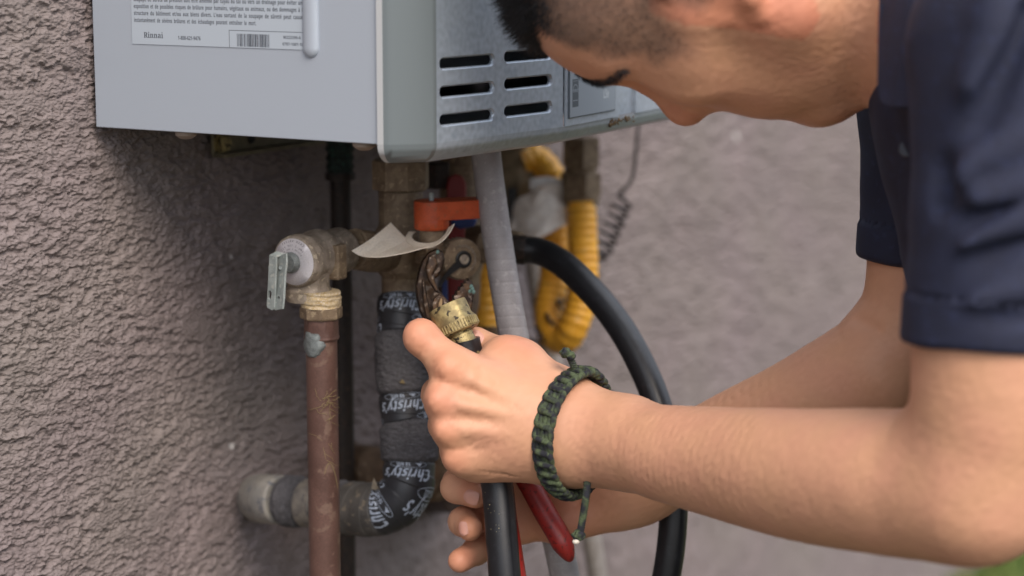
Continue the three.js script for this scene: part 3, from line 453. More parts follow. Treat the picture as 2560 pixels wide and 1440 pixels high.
// ---- hot water pipe: service valve above, foam and printed tape below
const SVZ = 1.575, SV = at(1003, 640, SVZ);
{
  const t = thing('service_valve', SV, 'brass service valve with orange lever handle and capped drain port under the heater', 'valve');
  const vx = (y) => V(SV.x, y, SV.z), Y = (py, z = SVZ) => at(1003, py, z).y;
  part(t, 'union_nut', hexPrism(0.0215, 0.0225, vx(Y(470)), UP, 0.5, 8), MAT.brassDark);
  part(t, 'body', [latheS([[0, Y(470) - Y(640)], [0.0165, Y(472) - Y(640)], [0.0165, Y(560) - Y(640)], [0.019, Y(575) - Y(640)], [0.0205, Y(610) - Y(640)], [0.0208, Y(640) - Y(640)], [0.0195, Y(672) - Y(640)], [0.0165, Y(686) - Y(640)], [0.0148, Y(690) - Y(640)], [0.0148, Y(735) - Y(640)], [0.016, Y(742) - Y(640)], [0, Y(742) - Y(640)]], SV, UP, 48),
    latheS([[0, 0], [0.0135, 0], [0.0135, 0.026], [0.0150, 0.029], [0.0150, 0.055], [0, 0.055]], SV, at(880, 622, 1.53).sub(SV), 40)], MAT.brassDark);
  const rp = at(886, 621, 1.532), rd = SV.clone().sub(rp).normalize();
  part(t, 'nipple', sweep([rp.clone().addScaledVector(rd, -0.004), rp.clone().addScaledVector(rd, 0.03)], { r: 0.0128, n: 8, rad: 32 }), MAT.brassDark);
  const fs = []; seed = 12; for (let i = 0; i < 22; i++) { const b = axisFrame(rp.clone().addScaledVector(rd, 0.004 + 0.007 * rnd()), rd), pts = []; for (let j = 0; j <= 10; j++) { const a = 1.1 + j * 0.2 + i * 0.2, r = 0.0132 + 0.0007 * rnd(); pts.push(b[0].clone().addScaledVector(b[1], r * Math.cos(a)).addScaledVector(b[3], r * Math.sin(a)).addScaledVector(rd, 0.002 * (rnd() - 0.5))); } fs.push(sweep(pts, { r: 0.0004, n: 20, rad: 5 })); }
  part(t, 'hemp_seal', fs, dull('#8a6a34', '#6d5230', '#a48a54', { size: 0.02 }), 'frayed golden thread seal');
  // drain port with ridged cap, tether and rivet
  const capC = at(1156, 648, 1.532), cdir = CF.clone().multiplyScalar(-0.88).addScaledVector(CR, 0.42).addScaledVector(CU, -0.1).normalize();
  part(t, 'drain_port', latheS([[0, 0], [0.0125, 0], [0.0125, -0.05], [0, -0.05]], capC, cdir, 36), MAT.brassDark);
  const cap = part(t, 'drain_cap', [latheS([[0, 0.001], [0.0095, 0.001], [0.0115, 0.0002], [0.0146, 0], [0.0149, -0.001], [0.0149, -0.0105], [0.0142, -0.0125], [0, -0.0125]], capC, cdir, 56)], MAT.brassDark, 'round brass cap with ridged lettering');
  const [, ax, ay, az] = axisFrame(capC, cdir), rg = [], upc = CU.clone().addScaledVector(cdir, -CU.dot(cdir)).normalize(), rtc = V().crossVectors(upc, cdir);
  for (let i = 0; i < 30; i++) { const a = i / 30 * Math.PI * 2, b = new RoundedBoxGeometry(0.0011, 0.0095, 0.0011, 1, 0.0004); const d = ax.clone().multiplyScalar(Math.cos(a)).addScaledVector(az, Math.sin(a)); rg.push(orient(b, capC.clone().addScaledVector(d, 0.0149).addScaledVector(cdir, -0.006), V().crossVectors(cdir, d), cdir, d)); }
  part(cap, 'knurling', rg.map(boxUV), MAT.brass);
  const marks = []; seed = 19; for (let i = 0; i < 13; i++) { const a = 2.1 - i * 0.24, d = rtc.clone().multiplyScalar(Math.cos(a)).addScaledVector(upc, Math.sin(a)), q = V().crossVectors(cdir, d); for (let k = 0; k < 2; k++) { const b = new RoundedBoxGeometry(0.0024 - 0.001 * k * rnd(), 0.0007, 0.0006, 1, 0.0002), tilt = (rnd() - 0.5) * 1.4 + k; marks.push(orient(b, capC.clone().addScaledVector(d, 0.0097).addScaledVector(q, (k - 0.5) * 0.0008).addScaledVector(cdir, 0.0011), d.clone().applyAxisAngle(cdir, tilt), q.clone().applyAxisAngle(cdir, tilt), cdir)); } }
  part(cap, 'raised_letters', marks.map(boxUV), MAT.brass).userData.kind = 'stuff';
  part(cap, 'rivet', latheS([[0, 0.0042], [0.003, 0.0042], [0.0038, 0.0034], [0.0038, 0], [0, 0]], capC, cdir, 28), MAT.brass);
  const T = (a, b, off) => onPlane(a, b, capC.clone().addScaledVector(cdir, off), cdir);
  part(cap, 'tether', [slab(3, 14, (u, v) => { const cx = mix(1153, 1098, v) - 8 * Math.sin(v * 3), cy = mix(655, 716, v), w = mix(11, 6, sstep(0.1, 0.6, v)); return T(cx + (u - 0.5) * w * 1.3, cy + (u - 0.5) * w * 0.9, 0.0022 + 0.0012 * Math.sin(v * 5)); }, 0.0012), lathe([[0.0038, 0.0012], [0.0062, 0.0012], [0.0062, 0.0026], [0.0038, 0.0026], [0.0038, 0.0012]], capC, cdir, 28)], MAT.black, 'black plastic tether strap');
  // orange handle: round hub and flat lever
  const hubT = at(1079, 501, 1.53), hubB = at(1079, 573, 1.53), hh = hubT.y - hubB.y, Hc = V(hubB.x, 0, hubB.z), ld = CR.clone().multiplyScalar(0.93).addScaledVector(CF.clone().setY(0).normalize(), 0.36).setY(0).normalize(), ln = V().crossVectors(ld, UP).normalize();
  const hub = latheS([[0, 0], [0.0117, 0], [0.0126, 0.0012], [0.0126, hh * 0.52], [0.0122, hh * 0.56], [0, hh * 0.56]], V(Hc.x, hubB.y, Hc.z), UP, 48);
  const sh = new THREE.Shape(), R = 0.0127; sh.absarc(0, 0, R, Math.PI * 0.5, Math.PI * 1.5, false); sh.lineTo(0.034, -R * 0.82); sh.absarc(0.034, 0, R * 0.82, -Math.PI / 2, Math.PI / 2, false); sh.closePath(); const ho = new THREE.Path(); ho.absarc(0.002, 0, 0.005, 0, Math.PI * 2, true); sh.holes.push(ho);
  const lv = new THREE.ExtrudeGeometry(sh, { depth: hh * 0.66 - 0.0016, bevelThickness: 0.0008, bevelSize: 0.0008, bevelOffset: -0.0008, bevelSegments: 3, curveSegments: 20 }); lv.translate(0, 0, 0.0008); orient(boxUV(lv), V(Hc.x, hubB.y + hh * 0.36, Hc.z), ld, ln.clone().negate().dot(V().crossVectors(UP, ld)) > 0 ? ln.clone().negate() : ln, UP);
  part(t, 'lever_handle', [hub, lv], MAT.orange, 'orange plastic lever handle');
  part(t, 'stem', latheS([[0, 0.002], [0.0088, 0.002], [0.0088, -0.016], [0.012, -0.018], [0.012, -0.024], [0, -0.024]], V(Hc.x, hubB.y, Hc.z), UP, 32), MAT.brassDark);
  part(t, 'stem_screw', latheS([[0, 0.006], [0.0018, 0.006], [0.002, 0], [0, 0]], V(Hc.x, hubT.y, Hc.z), UP, 16), MAT.steel);
}
{ // curled paper tag hung on the valve stem
  const Z0 = 1.515, t = thing('paper_tag', at(1000, 610, Z0), 'blank cream paper tag curling around the stem under the orange handle', 'tag');
  const along = (l, u) => { const q = u * (l.length - 1), i = Math.min(l.length - 2, Math.floor(q)), f = q - i; return l[i].map((x, k) => mix(x, l[i + 1][k], f)); };
  const soft = (l) => new THREE.CatmullRomCurve3(l.map((q) => V(...q)), false, 'centripetal');
  const topE = soft([[976, 557, 1.530], [1004, 586, 1.528], [1026, 606, 1.522], [1044, 615, 1.514], [1064, 618, 1.508]]), botE = soft([[879, 628, 1.500], [900, 640, 1.494], [945, 644, 1.488], [1010, 634, 1.486], [1074, 617, 1.492]]);
  const body = slab(40, 20, (u, v) => { const p = topE.getPoint(u), q = botE.getPoint(u), w = Math.sin(v * Math.PI); return at(mix(p.x, q.x, v) - 3 * w * u, mix(p.y, q.y, v) + 5 * w * (1 - u), mix(p.z, q.z, v) - 0.004 * w); }, 0.0005);
  const inn = soft([[1040, 580, 1.535], [1030, 590, 1.528], [1037, 603, 1.517], [1064, 609, 1.509], [1092, 604, 1.505], [1112, 588, 1.507], [1122, 570, 1.513]]), out = soft([[1022, 580, 1.537], [1014, 596, 1.527], [1028, 612, 1.514], [1066, 622, 1.502], [1100, 608, 1.497], [1124, 584, 1.499], [1137, 560, 1.508]]);
  const ring = slab(44, 6, (u, v) => { const p = inn.getPoint(u), q = out.getPoint(u); return at(mix(p.x, q.x, v), mix(p.y, q.y, v), mix(p.z, q.z, v)); }, 0.0005);
  part(t, 'sheet', boxUV(body), MAT.whitePaper); part(t, 'ring', boxUV(ring), MAT.whitePaper);
}
// printed tape: rows of upside-down words running round the pipe
function tapeTexture() {
  const c = document.createElement('canvas'); c.width = 2048; c.height = 1024; const x = c.getContext('2d'); x.fillStyle = '#2b2c30'; x.fillRect(0, 0, 2048, 1024);
  seed = 3; for (let i = 0; i < 5000; i++) { x.fillStyle = `rgba(${110 + rnd() * 60},${105 + rnd() * 50},${95 + rnd() * 40},${rnd() * 0.13})`; x.fillRect(rnd() * 2048, rnd() * 1024, 1 + rnd() * 14, 1 + rnd() * 3); }
  for (let r = 0; r < 4; r++) for (let k = -1; k < 3; k++) { const X = k * 1024 + r * 430, Y = 256 * r + 14; x.save(); x.translate(X, Y); x.transform(1, 0, -0.12, 1, 0, 0); x.fillStyle = '#a9b4c4'; x.font = 'italic bold 168px sans-serif'; x.scale(0.92, 1); x.fillText("Christy's", 40, 140); x.restore(); x.save(); x.translate(X + 150, Y + 198); x.strokeStyle = '#a9b4c4'; x.lineWidth = 5; x.beginPath(); x.ellipse(210, 0, 250, 42, 0, 0, 7); x.stroke(); x.fillStyle = '#a9b4c4'; x.font = 'bold 62px sans-serif'; x.fillText('10 MIL', 170, 22); x.beginPath(); x.moveTo(20, 12); x.lineTo(60, -24); x.lineTo(84, -2); x.lineTo(124, 18); x.lineTo(70, 14); x.closePath(); x.fill(); x.restore(); }
  const t = srgb(new THREE.CanvasTexture(c)); t.wrapS = t.wrapT = THREE.RepeatWrapping; t.repeat.set(1 / 0.132, 1 / 0.066); t.offset.set(0.30, 0); t.anisotropy = 8; return t;
}
const tapeMat = new THREE.MeshPhysicalMaterial({ map: tapeTexture(), roughness: 0.42, bumpMap: rep(grainTex, 0.03), bumpScale: 0.0002 });
const wallEnd = (px, py) => onWall(px, py, -0.02);
{
  const elbow = at(1018, 1240, 1.565), endW = wallEnd(630, 1248), p0 = V(SV.x, at(1003, 742, SVZ).y, SV.z);
  const t = thing('hot_water_pipe', elbow, 'foam covered pipe wrapped in black printed tape, bending from the service valve into the wall', 'wrapped pipe');
  const runDir = endW.clone().sub(elbow).normalize(), y1 = at(1018, 1150, 1.565);
  const pts = [p0, at(1004, 850, 1.573), at(1010, 990, 1.57), at(1022, 1100, 1.566), at(1024, 1165, 1.564), at(1014, 1228, 1.562), at(975, 1268, 1.566), at(930, 1274, 1.574), at(860, 1268, 1.588), at(760, 1256, 1.605), at(690, 1249, 1.617), wallEnd(634, 1245)];
  const curve = new THREE.CatmullRomCurve3(pts, false, 'centripetal'), L = curve.getLength(), sub = (a, b, n) => { const o = []; for (let i = 0; i <= n; i++) o.push(curve.getPointAt(mix(a, b, i / n))); return o; };
  const uAt = (px, py) => { let best = 1e9, bu = 0; for (let i = 0; i <= 600; i++) { const p = curve.getPointAt(i / 600), d = p.clone().sub(EYE), z = d.dot(CF), x = d.dot(CR) / z * FPX + 1280, y = 720 - d.dot(CU) / z * FPX, q = (x - px) ** 2 + (y - py) ** 2; if (q < best) { best = q; bu = i / 600; } } return bu; };
  const tape = (a, b, r, step) => sweep(sub(a, b, 14), { r: (s, th, l) => r + 0.0007 * ((s * 60 + th / 6.28) % 1 > 0.5 ? 1 : 0) * step + 0.0003 * N3(th * 2, s * 120, a * 9) - 0.0012 * sstep(0.002, 0, Math.min(s, l - s)), n: 110, rad: 72, usign: 1, circ: 0.132, vsign: 1 });
  const foam = (a, b, r) => sweep(sub(a, b, 10), { r: (s, th, l) => r * (1 - 0.16 * sstep(0.005, 0, Math.min(s, l - s)) ** 1.5) + 0.0006 * N3(th * 3, s * 120, 4) + 0.0009 * N3(Math.cos(th) * 7, Math.sin(th) * 7, s * 420) + 0.0006 * N3(Math.cos(th) * 14, Math.sin(th) * 14, s * 900), n: 120, rad: 110 });
  const u1 = uAt(1003, 836), u2 = uAt(1010, 982), u3 = uAt(1015, 1058), u4 = uAt(1024, 1152), u5 = uAt(955, 1272), u6 = uAt(868, 1268);
  part(t, 'foam_sleeve', foam(u1 - 0.006, u2 + 0.004, 0.0199), foamMat); part(t, 'foam_sleeve', foam(u3 - 0.004, u4 + 0.006, 0.0210), foamMat);
  part(t, 'printed_tape', tape(0, u1, 0.0176, 1), tapeMat); part(t, 'printed_tape', tape(u2, u3, 0.0186, 0.6), tapeMat); part(t, 'printed_tape', tape(u4, u5, 0.0190, 1), tapeMat, 'printed tape wound round the bend');
  part(t, 'dusty_tape', tape(u5 - 0.004, u6, 0.0196, 1), dustyTape);
  const u7 = uAt(760, 1256), u8 = uAt(706, 1250);
  part(t, 'foam_sleeve', foam(u6, uAt(800, 1262), 0.0200), foamMat); part(t, 'dusty_tape', tape(uAt(805, 1262), u7, 0.0182, 0.4), dull('#7f786e', '#6c6660', '#575452', { k: 29, size: 0.06 })); part(t, 'foam_sleeve', foam(u7, u8, 0.0196), foamMat); part(t, 'dusty_tape', tape(u8, 1, 0.0186, 0.5), dull('#9c978e', '#817f7b', '#686a70', { k: 30, s: 3, size: 0.05 }));
  // loose torn tab of tape at the bend
  const tb = at(935, 1215, 1.558); part(t, 'torn_tab', [slab(4, 8, (u, v) => at(mix(928, 962, u) + 6 * v - 22 * v * u, mix(1222, 1232, u) - 27 * v * (1 - 0.7 * u), 1.556 - 0.004 * v + 0.002 * u), 0.0004)].map(boxUV), dull('#9a9080', '#857a69', '#b5ab9b', { size: 0.03 }));
  seed = 90; const sp = []; for (const [a, b] of [[1003, 956], [1006, 952], [1009, 957], [990, 1083], [993, 1080]]) { const d = new THREE.IcosahedronGeometry(0.0011, 1); const p = at(a, b, 1.55); d.scale(1, 0.7, 1); d.translate(p.x, p.y, p.z); sp.push(d); } part(t, 'pale_specks', sp.map(boxUV), straw).userData.kind = 'stuff';
}
{ // cold water pipe behind, bending into the wall
  const x0 = at(1150, 700, 1.69), pts = [x0, at(1128, 860, 1.685), at(1112, 1020, 1.68), at(1110, 1150, 1.68), at(1092, 1195, 1.68), at(1050, 1200, 1.69), at(960, 1178, 1.712), at(900, 1162, 1.73), wallEnd(850, 1150)];
  const t = thing('cold_water_pipe', at(1110, 1150, 1.68), 'second brown insulated pipe behind the tape wrapped one, entering the wall further along', 'wrapped pipe');
  part(t, 'sleeve', sweep(pts, { r: (s, th) => 0.0165 + 0.0012 * Math.sin(s * 90) + 0.0005 * N3(th, s * 90, 3), n: 140, rad: 36 }), dull('#6a5644', '#544436', '#807060', { k: 33, size: 0.09, rough: 0.8 }));
  const s2 = thing('pipe_stub', at(1108, 1235, 1.72), 'dark brown round pipe stub behind the fingers of the lower hand', 'pipe');
  part(s2, 'stub', sweep([at(1150, 1225, 1.70), wallEnd(1080, 1232).lerp(at(1150, 1225, 1.70), 0.0)], { r: 0.0185, n: 30, rad: 32 }), dull('#3d2c22', '#32241d', '#4d3a2d', { k: 34 }));
}
{ // second valve behind: brass body with red and blue levers
  const c = at(1190, 610, 1.66), t = thing('cold_service_valve', c, 'second brass valve with dark red and blue levers behind the orange handled one', 'valve');
  const cx = at(1150, 600, 1.68);
  part(t, 'body', [latheS([[0, HB - cx.y], [0.016, HB - cx.y], [0.016, 0.03], [0.02, 0.02], [0.021, -0.01], [0.016, -0.03], [0.016, -0.036], [0, -0.036]], V(cx.x, cx.y, cx.z), UP, 40), latheS([[0, 0], [0.013, 0], [0.0135, 0.03], [0.0155, 0.032], [0.0155, 0.045], [0, 0.045]], cx, at(1290, 622, 1.62).sub(cx), 36)], MAT.brassDark);
  part(t, 'red_lever', plate([[1117, 520], [1116, 468], [1120, 444], [1138, 434], [1156, 440], [1165, 458], [1166, 520], [1160, 600], [1160, 770], [1154, 780], [1124, 780], [1120, 770], [1120, 600]], 1.63, 0.006, { bevel: 0.0016 }), MAT.redLever, 'dark red lever');
  part(t, 'blue_lever', plate([[1126, 540], [1186, 530], [1192, 552], [1184, 566], [1150, 572], [1128, 562]], 1.60, 0.012, { bevel: 0.002 }), MAT.blueLever, 'blue lever');
  part(t, 'blue_lever', plate([[1105, 700], [1118, 700], [1120, 770], [1104, 776]], 1.612, 0.006, { bevel: 0.001 }), MAT.blueLever);
  part(t, 'packing_nut', hexPrism(0.011, 0.02, at(1092, 470, 1.64), UP, 0.2), MAT.darkPipe);
  part(t, 'hose_tail', latheS([[0, 0], [0.0125, 0], [0.0125, 0.014], [0.0105, 0.016], [0.0105, 0.03], [0, 0.03]], at(1258, 612, 1.625), at(1330, 625, 1.615).sub(at(1258, 612, 1.625)), 32), MAT.brassDark);
}
{ // grey ribbed conduit in front of the valves
  const pts = [at(1211, 330, 1.535), at(1217, 400, 1.535), at(1238, 560, 1.533), at(1263, 720, 1.53), at(1288, 860, 1.528), at(1330, 1060, 1.53), at(1375, 1270, 1.535), at(1412, 1440, 1.54), at(1440, 1600, 1.545), at(1470, 1900, 1.55)];
  const t = thing('grey_conduit', pts[0].clone(), 'grey flexible plastic conduit hanging from the heater beside the orange handle', 'conduit');
  part(t, 'tube', sweep(pts, { r: (s, th) => 0.0108 - 0.00024 * Math.exp(-(((((s + 0.0011 * th) % 0.0082 + 0.0082) % 0.0082 - 0.0041) / 0.0006) ** 2)) * sstep(0.05, 0.1, s), n: 760, rad: 36 }), MAT.conduit);
}
// ---- gas side
const ribbed = (pts, r, pitch, depth, n) => sweep(pts, { r: (s) => r + 0.7 * depth * Math.cos(s / pitch * Math.PI * 2), n, rad: 36 });
{
  const GZ = 1.86, t = thing('gas_connector', at(1452, 520, GZ), 'yellow coated corrugated gas hose looping down in a U from brass fittings', 'gas hose');
  const pts = [at(1452, 505, GZ), at(1456, 600, GZ), at(1458, 700, GZ), at(1448, 770, GZ), at(1430, 825, GZ), at(1408, 850, GZ + 0.01), at(1382, 835, GZ + 0.02), at(1372, 780, GZ + 0.03), at(1385, 690, GZ + 0.035), at(1388, 590, GZ + 0.035), at(1384, 490, GZ + 0.035), at(1370, 430, GZ + 0.035), at(1335, 398, GZ + 0.035), at(1300, 408, GZ + 0.03)];
  part(t, 'hose', ribbed(pts, 0.0131, 0.0071, 0.00065, 900), MAT.yellow);
  const Y = (py) => at(1452, py, GZ).y, X = (py) => V(at(1452, 430, GZ).x, Y(py), at(1452, 430, GZ).z);
  part(t, 'upper_hex', hexPrism(0.0172, Y(340) - Y(418), X(418), UP, 0.32), MAT.brassDark); part(t, 'neck', latheS([[0, 0], [0.0140, 0], [0.0140, 0.012], [0, 0.012]], X(436), UP), MAT.brassDark); part(t, 'lower_hex', hexPrism(0.0182, Y(430) - Y(492), X(492), UP, 0.45), MAT.brassDark);
  part(t, 'collar', latheS([[0, 0], [0.0150, 0], [0.0165, 0.004], [0.0165, 0.010], [0, 0.010]], X(517), UP), MAT.brassDark);
}
{
  const Z = 1.9, t = thing('gas_shutoff_valve', at(1300, 440, Z), 'blurred tan brass gas shutoff valve at the top of the yellow hose', 'valve');
  const p = at(1287, 430, Z);
  part(t, 'body', [latheS([[0, 0.04], [0.014, 0.04], [0.0165, 0.03], [0.0165, 0.012], [0.021, 0.006], [0.021, -0.016], [0.0145, -0.022], [0.0135, -0.052], [0, -0.052]], p, UP, 36), hexPrism(0.016, 0.016, at(1306, 404, Z), CR.clone().addScaledVector(UP, 0.25), 0.2), latheS([[0, 0], [0.012, 0], [0.012, 0.03], [0, 0.03]], p, CR, 28)], dull('#8a7a60', '#74664f', '#a08f72', { k: 37 }));
  part(t, 'lever', plate([[1268, 470], [1292, 466], [1296, 540], [1282, 560], [1268, 545]], 1.87, 0.006, { bevel: 0.001 }), MAT.black);
  const t2 = thing('white_cloth_tag', at(1345, 540, 1.85), 'crumpled whitish tag wrapped round the yellow hose behind the conduit', 'tag');
  part(t2, 'sheet', [boxUV(slab(22, 22, (u, v) => { const a = [1318, 478], b = [1398, 446], c = [1422, 552], d = [1344, 608], e = [1272, 588]; const x = mix(mix(1290, 1404, u), mix(1268, 1424, u), v), y = mix(mix(500, 448, u), mix(604, 556, u), v) + 14 * Math.sin(u * Math.PI) * v; return at(x + 5 * N3(u * 3, v * 3, 1), y, 1.862 - 0.012 * Math.sin(u * Math.PI) + 0.006 * N3(u * 4, v * 4, 9)); }, 0.0008)), boxUV(slab(12, 6, (u, v) => at(mix(1326, 1402, u), mix(450, 474, v) - 6 * Math.sin(u * 3) - 10 * v * (u - 0.3), 1.866 - 0.02 * v), 0.0008))], MAT.clothTag);
  const p2 = thing('yellow_pipe', at(1214, 740, 1.75), 'yellow corrugated pipe end with a brown brass nut, seen left of the grey conduit', 'pipe');
  part(p2, 'sleeve', ribbed([at(1216, 640, 1.76), at(1216, 700, 1.76), at(1215, 815, 1.76)], 0.0115, 0.0075, 0.0005, 160), MAT.yellow);
  part(p2, 'nut', latheS([[0, 0], [0.0125, 0], [0.0125, -0.01], [0.0108, -0.012], [0.0108, -0.06], [0, -0.06]], at(1216, 814, 1.76), UP), dull('#6a5238', '#574430', '#7a6246', { k: 39 }));
}
{
  const t = thing('pale_pipe', at(1338, 660, 1.96), 'thin pale grey pipe slanting down behind the yellow gas hose', 'pipe');
  part(t, 'tube', sweep([at(1328, 560, 1.97), at(1338, 680, 1.96), at(1358, 800, 1.95), at(1384, 920, 1.94), at(1420, 1080, 1.93), at(1470, 1300, 1.92), at(1520, 1600, 1.9)], { r: 0.0088, n: 80, rad: 24 }), MAT.palePipe);
}
{ // coiled black wire
  const t = thing('coiled_wire', at(1580, 400, 1.95), 'thin black wire hanging from the heater, coiling away behind the yellow hose', 'wire');
  const Z = 1.95, pts = [at(1600, 280, Z), at(1592, 350, Z), at(1586, 420, Z), at(1576, 455, Z), at(1555, 478, Z), at(1547, 490, Z)];
  const ax0 = [1562, 495], ax1 = [1500, 640], turns = 6.5; const N = 120;
  for (let i = 1; i <= N; i++) { const q = i / N, a = q * turns * Math.PI * 2 + 2.4, cx = mix(ax0[0], ax1[0], q), cy = mix(ax0[1], ax1[1], q), w = 22 * sstep(0, 0.12, q); pts.push(at(cx + w * Math.cos(a) * 0.95, cy + w * Math.cos(a) * 0.4 + 5 * Math.sin(a), Z + w * mpp(Z) * Math.sin(a))); }
  for (let i = 1; i <= 90; i++) { const q = i / 90, a = q * 6 * Math.PI * 2 + 2.4, cx = mix(1495, 1335, q), cy = mix(660, 860, q); pts.push(at(cx + 17 * Math.cos(a), cy + 12 * Math.cos(a), (q > 0.3 ? 1.875 : Z) + 17 * mpp(Z) * Math.sin(a))); }
  part(t, 'wire', sweep(pts, { r: 0.0017, n: 1100, rad: 8 }), plain(0x241d1e, 0.5));
}
{ // big black hose arc
  const t = thing('black_hose', at(1300, 620, 1.61), 'black rubber hose arching from the cold valve down past the wrist', 'hose');
  const pts = [at(1296, 624, 1.612), at(1345, 628, 1.61), at(1400, 655, 1.60), at(1470, 718, 1.585), at(1535, 795, 1.57), at(1590, 885, 1.555), at(1640, 1000, 1.54), at(1672, 1120, 1.53), at(1684, 1240, 1.525), at(1678, 1360, 1.525), at(1655, 1500, 1.53), at(1610, 1700, 1.55)];
  part(t, 'tube', sweep(pts, { r: (s, th) => 0.0103 + 0.00012 * N3(th * 2, s * 40, 3), n: 300, rad: 40 }), MAT.rubber);
  const d = pts[1].clone().sub(pts[0]).normalize(); part(t, 'ferrule', latheS([[0, 0], [0.0112, 0], [0.0112, 0.018], [0, 0.018]], pts[0].clone().addScaledVector(d, -0.012), d), MAT.darkPipe);
}
// ---- the hose in the left hand, with its brass swivel, and the pliers in the right hand
const HOSE0 = at(1160, 850, 1.432), HOSE1 = at(1242, 1210, 1.436), HOSE2 = at(1262, 1440, 1.43);
{
  const t = thing('hand_held_hose', HOSE0, 'black hose with dirty brass swivel coupling gripped in the fist, hanging down', 'hose');
  part(t, 'tube', sweep([HOSE0, at(1198, 1030, 1.437), HOSE1, at(1254, 1340, 1.432), HOSE2, at(1290, 1700, 1.43), at(1350, 2100, 1.45)], { r: (s, th) => 0.0109 - 0.0004 * sstep(0.85, 1, Math.cos((th + 0.9) * 2)) , n: 160, rad: 48 }), MAT.rubber);
  const ax = at(1159, 852, 1.432).sub(at(1121, 768, 1.4345)).normalize(), o = at(1117, 763, 1.4345);
  part(t, 'coupling', latheS([[0.0098, 0.011], [0.0112, 0.0095], [0.0116, 0.0004], [0.0130, 0], [0.0135, 0.0006], [0.0135, 0.0100], [0.0138, 0.0112], [0.0148, 0.0125], [0.0151, 0.0140], [0.0151, 0.0192], [0.0140, 0.0208], [0.0085, 0.0212], [0.0085, 0.014], [0.0098, 0.011]], o, ax, 64), MAT.brassGold, 'dirty gold coloured brass swivel nut');
  const kn = [], [, kx, ky, kz] = axisFrame(o, ax); for (let i = 0; i < 46; i++) { const a = i / 46 * 6.2832, d = kx.clone().multiplyScalar(Math.cos(a)).addScaledVector(kz, Math.sin(a)), b = new RoundedBoxGeometry(0.0011, 0.0058, 0.0012, 1, 0.0004); kn.push(boxUV(orient(b, o.clone().addScaledVector(d, 0.0151).addScaledVector(ax, 0.0166), V().crossVectors(ax, d), ax, d))); }
  part(t, 'knurled_ring', kn, MAT.brassGold);
  part(t, 'hose_barb', latheS([[0, 0.012], [0.0082, 0.012], [0.0082, 0.022], [0.0088, 0.0225], [0.0088, 0.030], [0.0082, 0.0305], [0.0082, 0.05], [0, 0.05]], o, ax, 36), MAT.brassGold);
  seed = 55; const sp = []; for (let i = 0; i < 22; i++) { const q = rnd(), p = at(mix(1220, 1272, q) + (rnd() - 0.5) * 40, mix(1200, 1440, q), 1.4215 + 0.001 * rnd()), d = new THREE.IcosahedronGeometry(0.00025 + 0.0006 * rnd() ** 4, 0); d.translate(p.x, p.y, p.z); sp.push(d); } part(t, 'grit', sp.map(boxUV), plain(0x8a8468, 0.9)).userData.kind = 'stuff';
}
